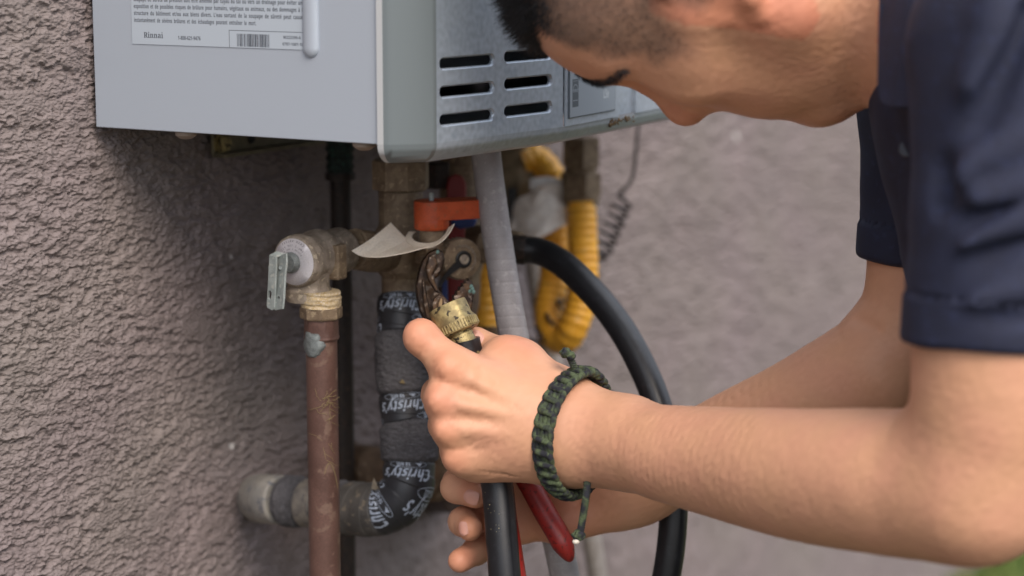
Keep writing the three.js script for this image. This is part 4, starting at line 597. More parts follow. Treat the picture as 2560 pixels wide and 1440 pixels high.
{
  const t = thing('pliers', at(1105, 760, 1.50), 'rusty dark steel slip joint pliers with red handles clamped on the drain cap', 'pliers');
  const back = CF.clone().negate().addScaledVector(CR, 0.12).normalize();
  part(t, 'left_jaw', plate([[1092, 620], [1107, 628], [1113, 648], [1108, 668], [1098, 690], [1086, 700], [1096, 722], [1112, 742], [1120, 760], [1136, 800], [1150, 850], [1118, 870], [1078, 830], [1060, 800], [1050, 778], [1042, 745], [1040, 716], [1046, 680], [1056, 650], [1072, 630]], 1.507, 0.012, { bevel: 0.0022, nrm: back }), MAT.darkSteel, 'rusty jaw with tall hooked end');
  part(t, 'jaw_flange', [plate([[1072, 640], [1088, 632], [1096, 660], [1084, 686], [1092, 712], [1101, 734], [1088, 730], [1070, 700], [1064, 668]], 1.494, 0.005, { bevel: 0.0018, nrm: back }), plate([[1054, 700], [1063, 704], [1072, 760], [1078, 800], [1066, 800], [1058, 760]], 1.495, 0.005, { bevel: 0.0018, nrm: back })], MAT.darkSteel);
  const teeth = []; for (let i = 0; i <= 10; i++) { const q = i / 10; const e = [mix(1136, 1173, q), mix(742, 698, q) - 5 * Math.sin(q * 3.1)]; teeth.push([e[0] - (i % 2 ? 0 : 3), e[1] - (i % 2 ? 0 : 3)]); }
  part(t, 'right_jaw', plate([...teeth, [1181, 704], [1187, 724], [1184, 752], [1180, 776], [1178, 810], [1190, 850], [1170, 880], [1140, 830], [1138, 780], [1135, 760]], 1.508, 0.011, { bevel: 0.0014, nrm: back }), MAT.darkSteel, 'serrated jaw with green patina spots');
  part(t, 'pivot', [plate([[1080, 760], [1086, 744], [1100, 737], [1116, 746], [1124, 764], [1118, 790], [1094, 800], [1082, 784]], 1.492, 0.004, { bevel: 0.0012, nrm: back, smooth: 3 })], MAT.darkSteel);
  part(t, 'pivot_slot', [plate([[1096, 766], [1100, 748], [1106, 748], [1104, 768], [1100, 774]], 1.4885, 0.002, { bevel: 0.0006, nrm: back, smooth: 3 })], dull('#b3956c', '#8a6f50', '#6d5640', { size: 0.02 }));
  seed = 41; const pat = []; for (const [a, b] of [[1178, 716], [1181, 722], [1175, 728], [1184, 730], [1094, 630]]) { const s = new THREE.IcosahedronGeometry(0.0016, 1); s.scale(1.2, 1, 0.7); const p = at(a, b, a > 1150 ? 1.4975 : 1.494); s.translate(p.x, p.y, p.z); pat.push(boxUV(s)); } part(t, 'green_patina', pat, dull('#6d8a84', '#55736d', '#86a09a', { size: 0.02, k: 43 })).userData.kind = 'stuff';
  const grip = (pts, r) => sweep(pts, { r: (s, th, l) => r * Math.sqrt(Math.min(1, (l - s) / 0.014 + 0.03)) * (1 + 0.10 * Math.cos(2 * th)) * (0.92 + 0.1 * sstep(0, 0.08, s)), n: 120, rad: 40 });
  part(t, 'handle', grip([at(1130, 830, 1.50), at(1185, 960, 1.505), at(1250, 1090, 1.492), at(1318, 1200, 1.476), at(1362, 1280, 1.468), at(1400, 1345, 1.462), at(1428, 1404, 1.46)], 0.0086), MAT.red, 'red coated handle lying on the palm');
  part(t, 'handle', grip([at(1160, 840, 1.51), at(1195, 960, 1.50), at(1228, 1100, 1.487), at(1252, 1220, 1.476), at(1268, 1320, 1.466), at(1284, 1420, 1.458), at(1302, 1540, 1.45)], 0.0086), MAT.red, 'red coated handle half hidden by the black hose');
  const chips = []; for (const [a, b] of [[1322, 1228], [1328, 1236], [1332, 1242], [1346, 1258], [1358, 1278], [1366, 1294], [1376, 1334], [1378, 1340], [1277, 1345]]) { const s = new THREE.IcosahedronGeometry(0.0008, 0); s.scale(1.3, 0.7, 0.6); const p = at(a, b, a < 1300 ? 1.4565 : mix(1.4655, 1.457, (b - 1228) / 110)); s.translate(p.x, p.y, p.z); chips.push(boxUV(s)); } part(t, 'paint_chips', chips, plain(0x9c8c86, 0.6)).userData.kind = 'stuff';
}
// ---------------------------------------------------------------- smooth bodies: a distance field of tapered capsules and ellipsoids, meshed by surface nets
const cap3 = (a, b, r1, r2 = r1) => ({ t: 0, ax: a.x, ay: a.y, az: a.z, bx: b.x - a.x, by: b.y - a.y, bz: b.z - a.z, l2: Math.max(1e-12, a.distanceToSquared(b)), r1, r2, c: a.clone().add(b).multiplyScalar(0.5), R: a.distanceTo(b) / 2 + Math.max(r1, r2) });
const ell = (c, r, F) => ({ t: 1, c, r, F, R: Math.max(r.x, r.y, r.z) });
function limb(list, n = 9) {                           // a limb of changing thickness: points in the view [px, py, depth, radius]
  const p = list.map((l) => at(l[0], l[1], l[2])), c = new THREE.CatmullRomCurve3(p, false, 'centripetal'), rr = new THREE.CatmullRomCurve3(list.map((l, i) => V(i, l[3], 0))), out = [], N = (list.length - 1) * n;
  for (let i = 0; i < N; i++) out.push({ ...cap3(c.getPoint(i / N), c.getPoint((i + 1) / N), rr.getPoint(i / N).y, rr.getPoint((i + 1) / N).y), k: 0 });
  return out;
}
function primD(q, x, y, z) {
  if (q.t === 0) { const px = x - q.ax, py = y - q.ay, pz = z - q.az, h = Math.min(1, Math.max(0, (px * q.bx + py * q.by + pz * q.bz) / q.l2)); const dx = px - q.bx * h, dy = py - q.by * h, dz = pz - q.bz * h; return Math.sqrt(dx * dx + dy * dy + dz * dz) - (q.r1 + (q.r2 - q.r1) * h); }
  let px = x - q.c.x, py = y - q.c.y, pz = z - q.c.z;
  if (q.F) { const F = q.F, a = px * F[0].x + py * F[0].y + pz * F[0].z, b = px * F[1].x + py * F[1].y + pz * F[1].z, c = px * F[2].x + py * F[2].y + pz * F[2].z; px = a; py = b; pz = c; }
  const ax = px / q.r.x, ay = py / q.r.y, az = pz / q.r.z, k0 = Math.sqrt(ax * ax + ay * ay + az * az), bx = ax / q.r.x, by = ay / q.r.y, bz = az / q.r.z, k1 = Math.sqrt(bx * bx + by * by + bz * bz);
  return k1 < 1e-9 ? -Math.min(q.r.x, q.r.y, q.r.z) : k0 * (k0 - 1) / k1;
}
const smin = (a, b, k) => { if (k <= 0) return Math.min(a, b); const h = Math.max(k - Math.abs(a - b), 0) / k; return Math.min(a, b) - h * h * k * 0.25; };
function evalField(groups, x, y, z) {
  let d = 1e3;
  for (const g of groups) {
    if (g.cut) { d = -smin(-d, -g.cut(x, y, z), 0.005); continue; }
    let e = 1e3; for (const q of g.prims) e = q.k === 0 ? Math.min(e, primD(q, x, y, z)) : smin(e, primD(q, x, y, z), g.k);
    if (g.sub) { const s = -e; d = -smin(-d, -s, g.join); } else d = smin(d, e, g.join);
  }
  return d;
}
function near(groups, x, y, z, reach) {                 // the part of the field that matters inside a ball
  const out = [];
  for (const g of groups) { if (g.cut) { out.push(g); continue; } const p = g.prims.filter((q) => Math.hypot(x - q.c.x, y - q.c.y, z - q.c.z) - q.R < reach + 0.05); if (p.length) out.push({ ...g, prims: p }); }
  return out;
}
function surface(groups, lo, hi, cell, bump) {
  const B = 8, S = cell * B, nb = [0, 1, 2].map((i) => Math.ceil((hi.getComponent(i) - lo.getComponent(i)) / S)), rad = S * 0.87;
  const vid = new Map(), pos = [], nor = [], quads = [], K = 4096, key = (i, j, k) => (i * K + j) * K + k, n1 = B + 1, val = new Float32Array(n1 ** 3);
  const field = (g, x, y, z) => { const d = evalField(g, x, y, z); return bump ? d - bump(x, y, z, d) : d; };
  for (let bi = 0; bi < nb[0]; bi++) for (let bj = 0; bj < nb[1]; bj++) for (let bk = 0; bk < nb[2]; bk++) {
    const cx = lo.x + (bi + 0.5) * S, cy = lo.y + (bj + 0.5) * S, cz = lo.z + (bk + 0.5) * S;
    const g0 = near(groups, cx, cy, cz, rad); if (!g0.some((g) => g.prims && !g.sub)) continue;
    if (Math.abs(evalField(g0, cx, cy, cz)) > rad * 1.25 + 0.006) continue;
    let any = 0;
    for (let i = 0; i < n1; i++) for (let j = 0; j < n1; j++) for (let k = 0; k < n1; k++) { const d = field(g0, lo.x + (bi * B + i) * cell, lo.y + (bj * B + j) * cell, lo.z + (bk * B + k) * cell); val[(i * n1 + j) * n1 + k] = d; any |= d < 0 ? 1 : 2; }
    if (any !== 3) continue;
    const at3 = (i, j, k) => val[(i * n1 + j) * n1 + k];
    for (let i = 0; i < B; i++) for (let j = 0; j < B; j++) for (let k = 0; k < B; k++) {
      let x = 0, y = 0, z = 0, m = 0;
      for (let e = 0; e < 12; e++) {
        const ax = e >> 2, u = e & 1, v = (e >> 1) & 1; const p = ax === 0 ? [0, u, v] : ax === 1 ? [u, 0, v] : [u, v, 0], q = [...p]; q[ax] = 1;
        const a = at3(i + p[0], j + p[1], k + p[2]), b = at3(i + q[0], j + q[1], k + q[2]);
        if ((a < 0) === (b < 0)) continue; const t = a / (a - b);
        x += p[0] + (q[0] - p[0]) * t; y += p[1] + (q[1] - p[1]) * t; z += p[2] + (q[2] - p[2]) * t; m++;
      }
      if (!m) continue;
      const I = bi * B + i, J = bj * B + j, Q = bk * B + k; let X = lo.x + (I + x / m) * cell, Y = lo.y + (J + y / m) * cell, Z = lo.z + (Q + z / m) * cell, gx = 0, gy = 1, gz = 0;
      const h = cell * 0.35;
      for (let it = 0; it < 2; it++) {
        const d = field(g0, X, Y, Z); gx = field(g0, X + h, Y, Z) - d; gy = field(g0, X, Y + h, Z) - d; gz = field(g0, X, Y, Z + h) - d;
        const l = Math.hypot(gx, gy, gz) || 1; gx /= l; gy /= l; gz /= l; if (it === 0) { const s = clamp(d, -cell * 0.6, cell * 0.6); X -= gx * s; Y -= gy * s; Z -= gz * s; }
      }
      vid.set(key(I, J, Q), pos.length / 3); pos.push(X, Y, Z); nor.push(gx, gy, gz);
      const s0 = at3(i, j, k) < 0;
      if (s0 !== at3(i + 1, j, k) < 0) quads.push([0, I, J, Q, s0]); if (s0 !== at3(i, j + 1, k) < 0) quads.push([1, I, J, Q, s0]); if (s0 !== at3(i, j, k + 1) < 0) quads.push([2, I, J, Q, s0]);
    }
  }
  const idx = [];
  for (const [ax, I, J, Q, s] of quads) {
    const c = ax === 0 ? [[0, -1, -1], [0, 0, -1], [0, 0, 0], [0, -1, 0]] : ax === 1 ? [[-1, 0, -1], [-1, 0, 0], [0, 0, 0], [0, 0, -1]] : [[-1, -1, 0], [0, -1, 0], [0, 0, 0], [-1, 0, 0]];
    const q = c.map(([a, b, d]) => vid.get(key(I + a, J + b, Q + d))); if (q.some((v) => v === undefined)) continue;
    s ? idx.push(q[0], q[1], q[2], q[0], q[2], q[3]) : idx.push(q[0], q[2], q[1], q[0], q[3], q[2]);
  }
  const g = new THREE.BufferGeometry(); g.setAttribute('position', new THREE.Float32BufferAttribute(pos, 3)); g.setAttribute('normal', new THREE.Float32BufferAttribute(nor, 3)); g.setIndex(idx); return g;
}
function march(groups, px, py, z0, z1, pad = 0) { let z = z0; const d = ray(px, py); for (let i = 0; i < 200 && z < z1; i++) { const p = EYE.clone().addScaledVector(d, z), e = evalField(groups, p.x, p.y, p.z) - pad; if (e < 0.0003) return z; z += e * 0.8; } return null; }
const tint = (g, f) => { const p = g.attributes.position, c = new Float32Array(p.count * 3); for (let i = 0; i < p.count; i++) c.set(f(p.getX(i), p.getY(i), p.getZ(i), i), 3 * i); g.setAttribute('color', new THREE.BufferAttribute(c, 3)); return g; };

// ---------------------------------------------------------------- the plumber: one continuous body
const personBase = V(1.25, 0, 0.78);
const person = thing('person', personBase, 'person in a navy polo shirt leaning down under the heater, holding hose and pliers', 'person');
// head frame: crown, left ear side (towards the camera), face
const crown = CR.clone().multiplyScalar(-0.985).addScaledVector(CU, 0.17).normalize();
const dImg = CR.clone().multiplyScalar(-0.17).addScaledVector(CU, -0.985).normalize(), HA = 26 * Math.PI / 180;
const face = dImg.clone().multiplyScalar(Math.cos(HA)).addScaledVector(CF, Math.sin(HA)), left = V().crossVectors(crown, face).normalize();
const HEADZ = 1.25, tragus = at(1768, -48, HEADZ), HC = tragus.clone().addScaledVector(left, -0.071);
const HF = [left, crown, face], hp = (x, y, z) => HC.clone().addScaledVector(left, x).addScaledVector(crown, y).addScaledVector(face, z);
const toHead = (x, y, z) => { const a = x - HC.x, b = y - HC.y, c = z - HC.z; return [a * left.x + b * left.y + c * left.z, a * crown.x + b * crown.y + c * crown.z, a * face.x + b * face.y + c * face.z]; };
const ec = (a, b, r1, r2) => hc([a[0] + 0.001 * Math.sign(a[0]), a[1] - 0.008, a[2] + 0.017], [b[0] + 0.001 * Math.sign(b[0]), b[1] - 0.008, b[2] + 0.017], r1, r2);
const hc = (a, b, r1, r2) => cap3(hp(...a), hp(...b), r1, r2), he = (c, r) => ell(hp(...c), V(...r), HF), both = (f) => [f(1), f(-1)].flat();
// joints
const S1 = at(2560, 120, 1.16), S2 = at(2345, 190, 1.42), NB = S1.clone().lerp(S2, 0.5).addScaledVector(UP, 0.03);
const EL = at(2462, 1228, 1.175), ER = at(2200, 918, 1.43), WR = at(1598, 1212, 1.515);
const HH = (px, py, z) => at(px, py, z);
const skinGroups = [
  { k: 0.03, join: 0.02, prims: [ // skull and face
    he([0, 0.042, -0.012], [0.0755, 0.083, 0.095]), he([0, 0.052, 0.038], [0.064, 0.056, 0.052]), he([0, -0.012, 0.042], [0.060, 0.062, 0.046]),
    ...both((s) => [hc([s * 0.044, -0.006, 0.064], [s * 0.066, 0.004, 0.022], 0.020, 0.014), hc([s * 0.058, -0.052, 0.012], [s * 0.022, -0.092, 0.072], 0.017, 0.015), hc([s * 0.064, 0.0, 0.002], [s * 0.058, -0.052, 0.012], 0.014, 0.015)]),
    he([0, -0.052, 0.040], [0.052, 0.044, 0.048]), he([0, -0.050, 0.066], [0.036, 0.036, 0.030])] },
  { k: 0.012, join: 0.014, prims: [ // brow, nose, lips, chin
    ...both((s) => hc([s * 0.013, 0.047, 0.083], [s * 0.048, 0.046, 0.062], 0.0088, 0.008)), hc([0, 0.034, 0.085], [0, -0.006, 0.103], 0.0082, 0.0118), hc([0, -0.008, 0.104], [0, -0.013, 0.099], 0.0125, 0.0115),
    ...both((s) => he([s * 0.0145, -0.013, 0.092], [0.0082, 0.0088, 0.0105])), hc([0, -0.088, 0.086], [0, -0.094, 0.080], 0.0165), hc([-0.013, -0.092, 0.080], [0.013, -0.092, 0.080], 0.0155)] },
  { k: 0.006, join: 0.006, prims: [hc([-0.019, -0.044, 0.084], [0, -0.041, 0.0935], 0.004, 0.0062), hc([0, -0.041, 0.0935], [0.019, -0.044, 0.084], 0.0062, 0.004), hc([-0.017, -0.056, 0.084], [0, -0.057, 0.0915], 0.004, 0.0068), hc([0, -0.057, 0.0915], [0.017, -0.056, 0.084], 0.0068, 0.004)] },
  { k: 0.004, join: 0.012, sub: true, prims: both((s) => he([s * 0.033, 0.029, 0.093], [0.016, 0.011, 0.013])) },
  { k: 0.003, join: 0.004, sub: true, prims: both((s) => he([s * 0.0065, -0.0235, 0.0965], [0.0045, 0.0055, 0.006])) },
  { k: 0.004, join: 0.006, prims: both((s) => [hc([s * 0.021, 0.031, 0.076], [s * 0.046, 0.030, 0.066], 0.005, 0.0045), hc([s * 0.022, 0.023, 0.075], [s * 0.045, 0.024, 0.066], 0.005, 0.0045)]) },
  ...both((s) => [{ k: 0.006, join: 0.006, prims: [ // ear
    ec([s * 0.073, 0.018, -0.004], [s * 0.081, 0.036, -0.014], 0.0042, 0.0045), ec([s * 0.081, 0.036, -0.014], [s * 0.087, 0.030, -0.030], 0.0045, 0.0048), ec([s * 0.087, 0.030, -0.030], [s * 0.088, 0.006, -0.032], 0.0048, 0.0046), ec([s * 0.088, 0.006, -0.032], [s * 0.081, -0.018, -0.016], 0.0046, 0.0055),
    ec([s * 0.081, -0.018, -0.016], [s * 0.077, -0.026, -0.006], 0.0065, 0.0062), ec([s * 0.080, 0.018, -0.020], [s * 0.076, -0.012, -0.012], 0.006, 0.006), ec([s * 0.0735, 0.002, 0.002], [s * 0.0745, -0.006, 0.001], 0.0048)] }]),
  { k: 0.03, join: 0.035, prims: [cap3(hp(0, -0.03, -0.03), hp(0, -0.12, -0.035).lerp(NB, 0.25), 0.056, 0.056), cap3(hp(0, -0.12, -0.035).lerp(NB, 0.25), NB, 0.056, 0.066), cap3(NB, S1, 0.044, 0.042), cap3(NB, S2, 0.044, 0.042), cap3(NB, NB.clone().add(V(0.02, -0.2, 0.1)), 0.07, 0.09)] },
  { k: 0.005, join: 0.01, prims: [ // left arm, nearest the camera
    ...limb([[2560, 120, 1.16, 0.046], [2530, 500, 1.16, 0.049], [2512, 780, 1.16, 0.0500], [2492, 1000, 1.166, 0.0470], [2445, 1205, 1.180, 0.0400]])] },
  { k: 0.005, join: 0.022, prims: [...limb([[2425, 1222, 1.184, 0.0405], [2320, 1213, 1.205, 0.0428], [2200, 1203, 1.23, 0.0424], [2000, 1186, 1.28, 0.0400], [1800, 1156, 1.335, 0.0350], [1650, 1130, 1.372, 0.0308], [1560, 1108, 1.396, 0.0280], [1500, 1098, 1.408, 0.0262]])] },
  { k: 0.010, join: 0.014, prims: [cap3(at(1560, 1084, 1.398), at(1430, 1050, 1.418), 0.0245, 0.0222), cap3(at(1560, 1122, 1.398), at(1435, 1128, 1.42), 0.0245, 0.0222), cap3(at(1440, 1088, 1.418), at(1340, 1065, 1.414), 0.0245, 0.0235)] },
  { k: 0.012, join: 0.02, prims: [ // left hand: metacarpals, thenar mass, heel
    cap3(at(1410, 1035, 1.416), at(1142, 928, 1.400), 0.0185, 0.0140), cap3(at(1405, 1065, 1.414), at(1116, 1002, 1.397), 0.0190, 0.0136), cap3(at(1405, 1098, 1.414), at(1132, 1072, 1.400), 0.0185, 0.0130), cap3(at(1405, 1125, 1.416), at(1158, 1138, 1.408), 0.0175, 0.0122),
    cap3(at(1390, 990, 1.428), at(1262, 902, 1.432), 0.021, 0.0150), cap3(at(1270, 905, 1.428), at(1200, 960, 1.414), 0.0150, 0.0150), cap3(at(1350, 1140, 1.425), at(1190, 1160, 1.420), 0.0165, 0.0125), cap3(at(1330, 1010, 1.425), at(1220, 1060, 1.418), 0.024, 0.021)] },
  { k: 0.005, join: 0.006, prims: [ // knuckles and tendons of the left hand
    ell(at(1120, 916, 1.3905), V(0.0075, 0.0075, 0.006)), ell(at(1096, 1000, 1.388), V(0.0075, 0.0072, 0.0062)), ell(at(1110, 1074, 1.391), V(0.007, 0.0066, 0.006)), ell(at(1134, 1143, 1.400), V(0.0065, 0.006, 0.0055)),
    cap3(at(1360, 1052, 1.3945), at(1150, 1010, 1.3855), 0.0022, 0.0030), cap3(at(1340, 1030, 1.3965), at(1180, 950, 1.3885), 0.0018, 0.0026), cap3(at(1350, 1085, 1.395), at(1160, 1072, 1.3885), 0.0020, 0.0028), cap3(at(1390, 955, 1.419), at(1310, 905, 1.421), 0.0035, 0.004)] },
  { k: 0.006, join: 0.010, prims: [cap3(at(1138, 926, 1.400), at(1056, 846, 1.406), 0.0132, 0.0108), cap3(at(1056, 846, 1.406), at(1066, 842, 1.436), 0.0108, 0.0098), cap3(at(1066, 842, 1.436), at(1112, 866, 1.449), 0.0094, 0.0086), ell(at(1049, 838, 1.404), V(0.0098, 0.0098, 0.0090))] },
  { k: 0.006, join: 0.007, prims: [cap3(at(1112, 1000, 1.398), at(1096, 986, 1.436), 0.0128, 0.0108), cap3(at(1096, 986, 1.436), at(1140, 1000, 1.458), 0.0104, 0.0094), cap3(at(1140, 1000, 1.458), at(1210, 1010, 1.457), 0.0094, 0.0086)] },
  { k: 0.006, join: 0.007, prims: [cap3(at(1130, 1072, 1.400), at(1112, 1062, 1.436), 0.0122, 0.0104), cap3(at(1112, 1062, 1.436), at(1150, 1070, 1.457), 0.0100, 0.0092), cap3(at(1150, 1070, 1.457), at(1215, 1076, 1.457), 0.0090, 0.0084)] },
  { k: 0.006, join: 0.008, prims: [cap3(at(1156, 1140, 1.406), at(1140, 1130, 1.434), 0.0116, 0.0098), cap3(at(1140, 1130, 1.434), at(1170, 1136, 1.453), 0.0094, 0.0086), cap3(at(1170, 1136, 1.453), at(1215, 1140, 1.455), 0.0084, 0.0076)] },
  { k: 0.008, join: 0.010, prims: [cap3(at(1310, 905, 1.436), at(1262, 892, 1.447), 0.0140, 0.0118), cap3(at(1262, 892, 1.447), at(1205, 868, 1.452), 0.0112, 0.0098), cap3(at(1205, 868, 1.452), at(1188, 846, 1.451), 0.0096, 0.0076)] },
  // right arm and open hand behind
  { k: 0.006, join: 0.004, prims: [...limb([[2345, 190, 1.42, 0.050], [2330, 500, 1.42, 0.0435], [2300, 780, 1.425, 0.0400], [2200, 922, 1.43, 0.0400]]), ...limb([[2200, 922, 1.43, 0.0400], [2010, 1026, 1.455, 0.0374], [1800, 1106, 1.485, 0.0305], [1680, 1168, 1.50, 0.0268], [1598, 1212, 1.515, 0.0250]])] },
  { k: 0.014, join: 0.02, prims: [cap3(WR, at(1540, 1205, 1.516), 0.0235, 0.0210), cap3(at(1545, 1175, 1.515), at(1310, 1130, 1.512), 0.0180, 0.0130), cap3(at(1545, 1200, 1.515), at(1295, 1200, 1.515), 0.0180, 0.0128), cap3(at(1540, 1225, 1.515), at(1290, 1268, 1.515), 0.0180, 0.0125), cap3(at(1530, 1240, 1.515), at(1305, 1318, 1.512), 0.0180, 0.0120),
    cap3(at(1520, 1265, 1.505), at(1400, 1310, 1.503), 0.0160, 0.0135), cap3(at(1530, 1195, 1.503), at(1420, 1165, 1.497), 0.0170, 0.0150)] },
  { k: 0.005, join: 0.006, prims: [cap3(at(1300, 1130, 1.512), at(1180, 1120, 1.505), 0.0120, 0.0104), cap3(at(1180, 1120, 1.505), at(1150, 1130, 1.482), 0.0102, 0.0092), cap3(at(1150, 1130, 1.482), at(1185, 1150, 1.468), 0.0090, 0.0080)] },
  { k: 0.005, join: 0.0035, prims: [cap3(at(1290, 1202, 1.514), at(1160, 1208, 1.500), 0.0120, 0.0112), cap3(at(1160, 1208, 1.500), at(1142, 1218, 1.474), 0.0112, 0.0105), cap3(at(1142, 1218, 1.474), at(1190, 1238, 1.4575), 0.0104, 0.0092), ell(at(1150, 1205, 1.485), V(0.012, 0.012, 0.012))] },
  { k: 0.005, join: 0.0025, prims: [cap3(at(1290, 1268, 1.514), at(1185, 1296, 1.502), 0.0115, 0.0104), cap3(at(1185, 1296, 1.502), at(1158, 1304, 1.482), 0.0103, 0.0098), cap3(at(1158, 1304, 1.482), at(1174, 1321, 1.463), 0.0096, 0.0086)] },
  { k: 0.005, join: 0.0025, prims: [cap3(at(1310, 1318, 1.512), at(1238, 1352, 1.505), 0.0108, 0.0098), cap3(at(1238, 1352, 1.505), at(1190, 1378, 1.488), 0.0096, 0.0092), cap3(at(1190, 1378, 1.486), at(1150, 1402, 1.470), 0.0090, 0.0084)] },
  { k: 0.006, join: 0.008, prims: [cap3(at(1440, 1165, 1.500), at(1370, 1120, 1.488), 0.0150, 0.0118), cap3(at(1370, 1120, 1.488), at(1320, 1095, 1.480), 0.0110, 0.0090)] },
];
// creases: shallow grooves pressed into the skin, given as lines of points
const creaseLines = [
  [[1562, 1262, 1.49], [1540, 1240, 1.492], [1505, 1232, 1.493], [1470, 1246, 1.493], [1450, 1262, 1.49], 0.0016, 0.0020], [[1340, 1340, 1.498], [1335, 1290, 1.499], [1337, 1250, 1.499], 0.0007, 0.0012],
  [[1140, 1230, 1.463], [1150, 1256, 1.463], 0.0008, 0.0011], [[1118, 1196, 1.478], [1126, 1222, 1.470], 0.0006, 0.0012], [[1060, 856, 1.395], [1078, 838, 1.400], 0.0006, 0.0010], [[1045, 852, 1.396], [1062, 826, 1.402], 0.0006, 0.0010],
  [[1104, 950, 1.389], [1150, 968, 1.388], [1210, 985, 1.392], 0.0013, 0.0050], [[1105, 1040, 1.392], [1160, 1046, 1.388], [1230, 1050, 1.392], 0.0012, 0.0046], [[1128, 1112, 1.396], [1180, 1112, 1.394], [1240, 1110, 1.398], 0.0011, 0.0044],
  [[1042, 828, 1.398], [1052, 846, 1.395], [1066, 858, 1.397], 0.0005, 0.0008], [[1036, 838, 1.398], [1046, 856, 1.396], 0.0004, 0.0007], [[1096, 902, 1.392], [1106, 922, 1.388], [1104, 940, 1.389], 0.0005, 0.0009], [[1074, 990, 1.392], [1084, 1006, 1.388], [1080, 1020, 1.39], 0.0005, 0.0009], [[1066, 994, 1.395], [1074, 1012, 1.39], 0.0004, 0.0008], [[1092, 1066, 1.393], [1098, 1084, 1.392], 0.0005, 0.0008], [[1118, 1136, 1.40], [1126, 1152, 1.40], 0.0004, 0.0008], [[1240, 880, 1.435], [1262, 872, 1.436], [1290, 862, 1.43], 0.0004, 0.001],
  [[1300, 940, 1.405], [1240, 990, 1.394], [1200, 1010, 1.39], -0.0007, 0.0016], [[1372, 1075, 1.393], [1310, 1100, 1.390], [1230, 1095, 1.390], [1190, 1110, 1.392], -0.0006, 0.0014], [[1310, 1100, 1.390], [1270, 1140, 1.397], -0.0005, 0.0013], [[1620, 1070, 1.36], [1560, 1090, 1.37], [1500, 1075, 1.385], -0.0005, 0.0018],
  [[2222, 1004, 1.2], [2232, 1060, 1.19], [2240, 1110, 1.19], 0.0010, 0.004], [[2134, 790, 1.41], [2190, 820, 1.398], [2262, 868, 1.40], 0.0022, 0.0045], [[1200, 1180, 1.40], [1280, 1186, 1.405], [1335, 1180, 1.41], 0.0006, 0.0016],
].map((l) => { const [dep, wid] = l.slice(-2), p = l.slice(0, -2).map((q) => at(...q)); return { dep, wid, segs: p.slice(1).map((b, i) => cap3(p[i], b, 0)), c: p[Math.floor(p.length / 2)], R: p[0].distanceTo(p[p.length - 1]) + 0.01 }; });
const skinBump = (x, y, z) => {
  let b = 0.00022 * N3(x * 260, y * 260, z * 260) + 0.0002 * N3(x * 70, y * 70, z * 70);
  for (const l of creaseLines) { if (Math.hypot(x - l.c.x, y - l.c.y, z - l.c.z) > l.R + 0.02) continue; let d = 1; for (const s of l.segs) { const px = x - s.ax, py = y - s.ay, pz = z - s.az, h = clamp((px * s.bx + py * s.by + pz * s.bz) / s.l2); d = Math.min(d, Math.hypot(px - s.bx * h, py - s.by * h, pz - s.bz * h)); } b -= l.dep * Math.exp(-((d / l.wid) ** 2)); }
  return b;
};
const bounds = (groups, pad) => { const b = new THREE.Box3(); for (const g of groups) if (g.prims && !g.sub) for (const q of g.prims) b.expandByPoint(q.c.clone().addScalar(q.R + pad)).expandByPoint(q.c.clone().addScalar(-q.R - pad)); return b; };
const skinBox = bounds(skinGroups, 0.01), bodyGeo = surface(skinGroups, skinBox.min, skinBox.max, 0.0026, skinBump);
// skin colour: redder knuckles, ears, nose and fingertips, cropped hair and beard shadow
const redSpots = [[1120, 916, 1.388, 0.016], [1096, 1000, 1.386, 0.016], [1110, 1074, 1.39, 0.014], [1134, 1143, 1.398, 0.014], [1049, 838, 1.40, 0.02], [1190, 1240, 1.45, 0.018], [1175, 1322, 1.455, 0.016], [1148, 1403, 1.465, 0.018], [1400, 1290, 1.49, 0.05], [1300, 1260, 1.50, 0.05], [1290, 870, 1.42, 0.02], [2470, 1330, 1.15, 0.001]].map(([a, b, c, r]) => [at(a, b, c), r]);
const hairDens = (x, y, z) => { // head-local: how much cropped hair covers the scalp
  const n = 0.006 * N3(x * 60, y * 60, z * 60), ax = Math.abs(x), lineZ = 0.082 - 0.022 * Math.exp(-(((ax - 0.046) / 0.012) ** 2)) - 0.75 * Math.max(0, ax - 0.040) - 0.4 * Math.max(0, 0.10 - y) * (ax < 0.05 ? 1 : 0.2), front = sstep(0.006, -0.006, z - lineZ + n), low = ax > 0.052 ? sstep(0.014, 0.042, y + n + Math.max(0, z - 0.01) * 0.75) : sstep(0.05, 0.085, y + n);
  const burn = ax > 0.06 ? sstep(0.013, 0.0, Math.abs(z - 0.008)) * sstep(-0.012, 0.008, y + n) * 0.8 : 0, back = z < -0.03 ? sstep(-0.06, 0.0, y + n) : 0;
  return clamp(Math.max(front * Math.max(low, back), burn));
};
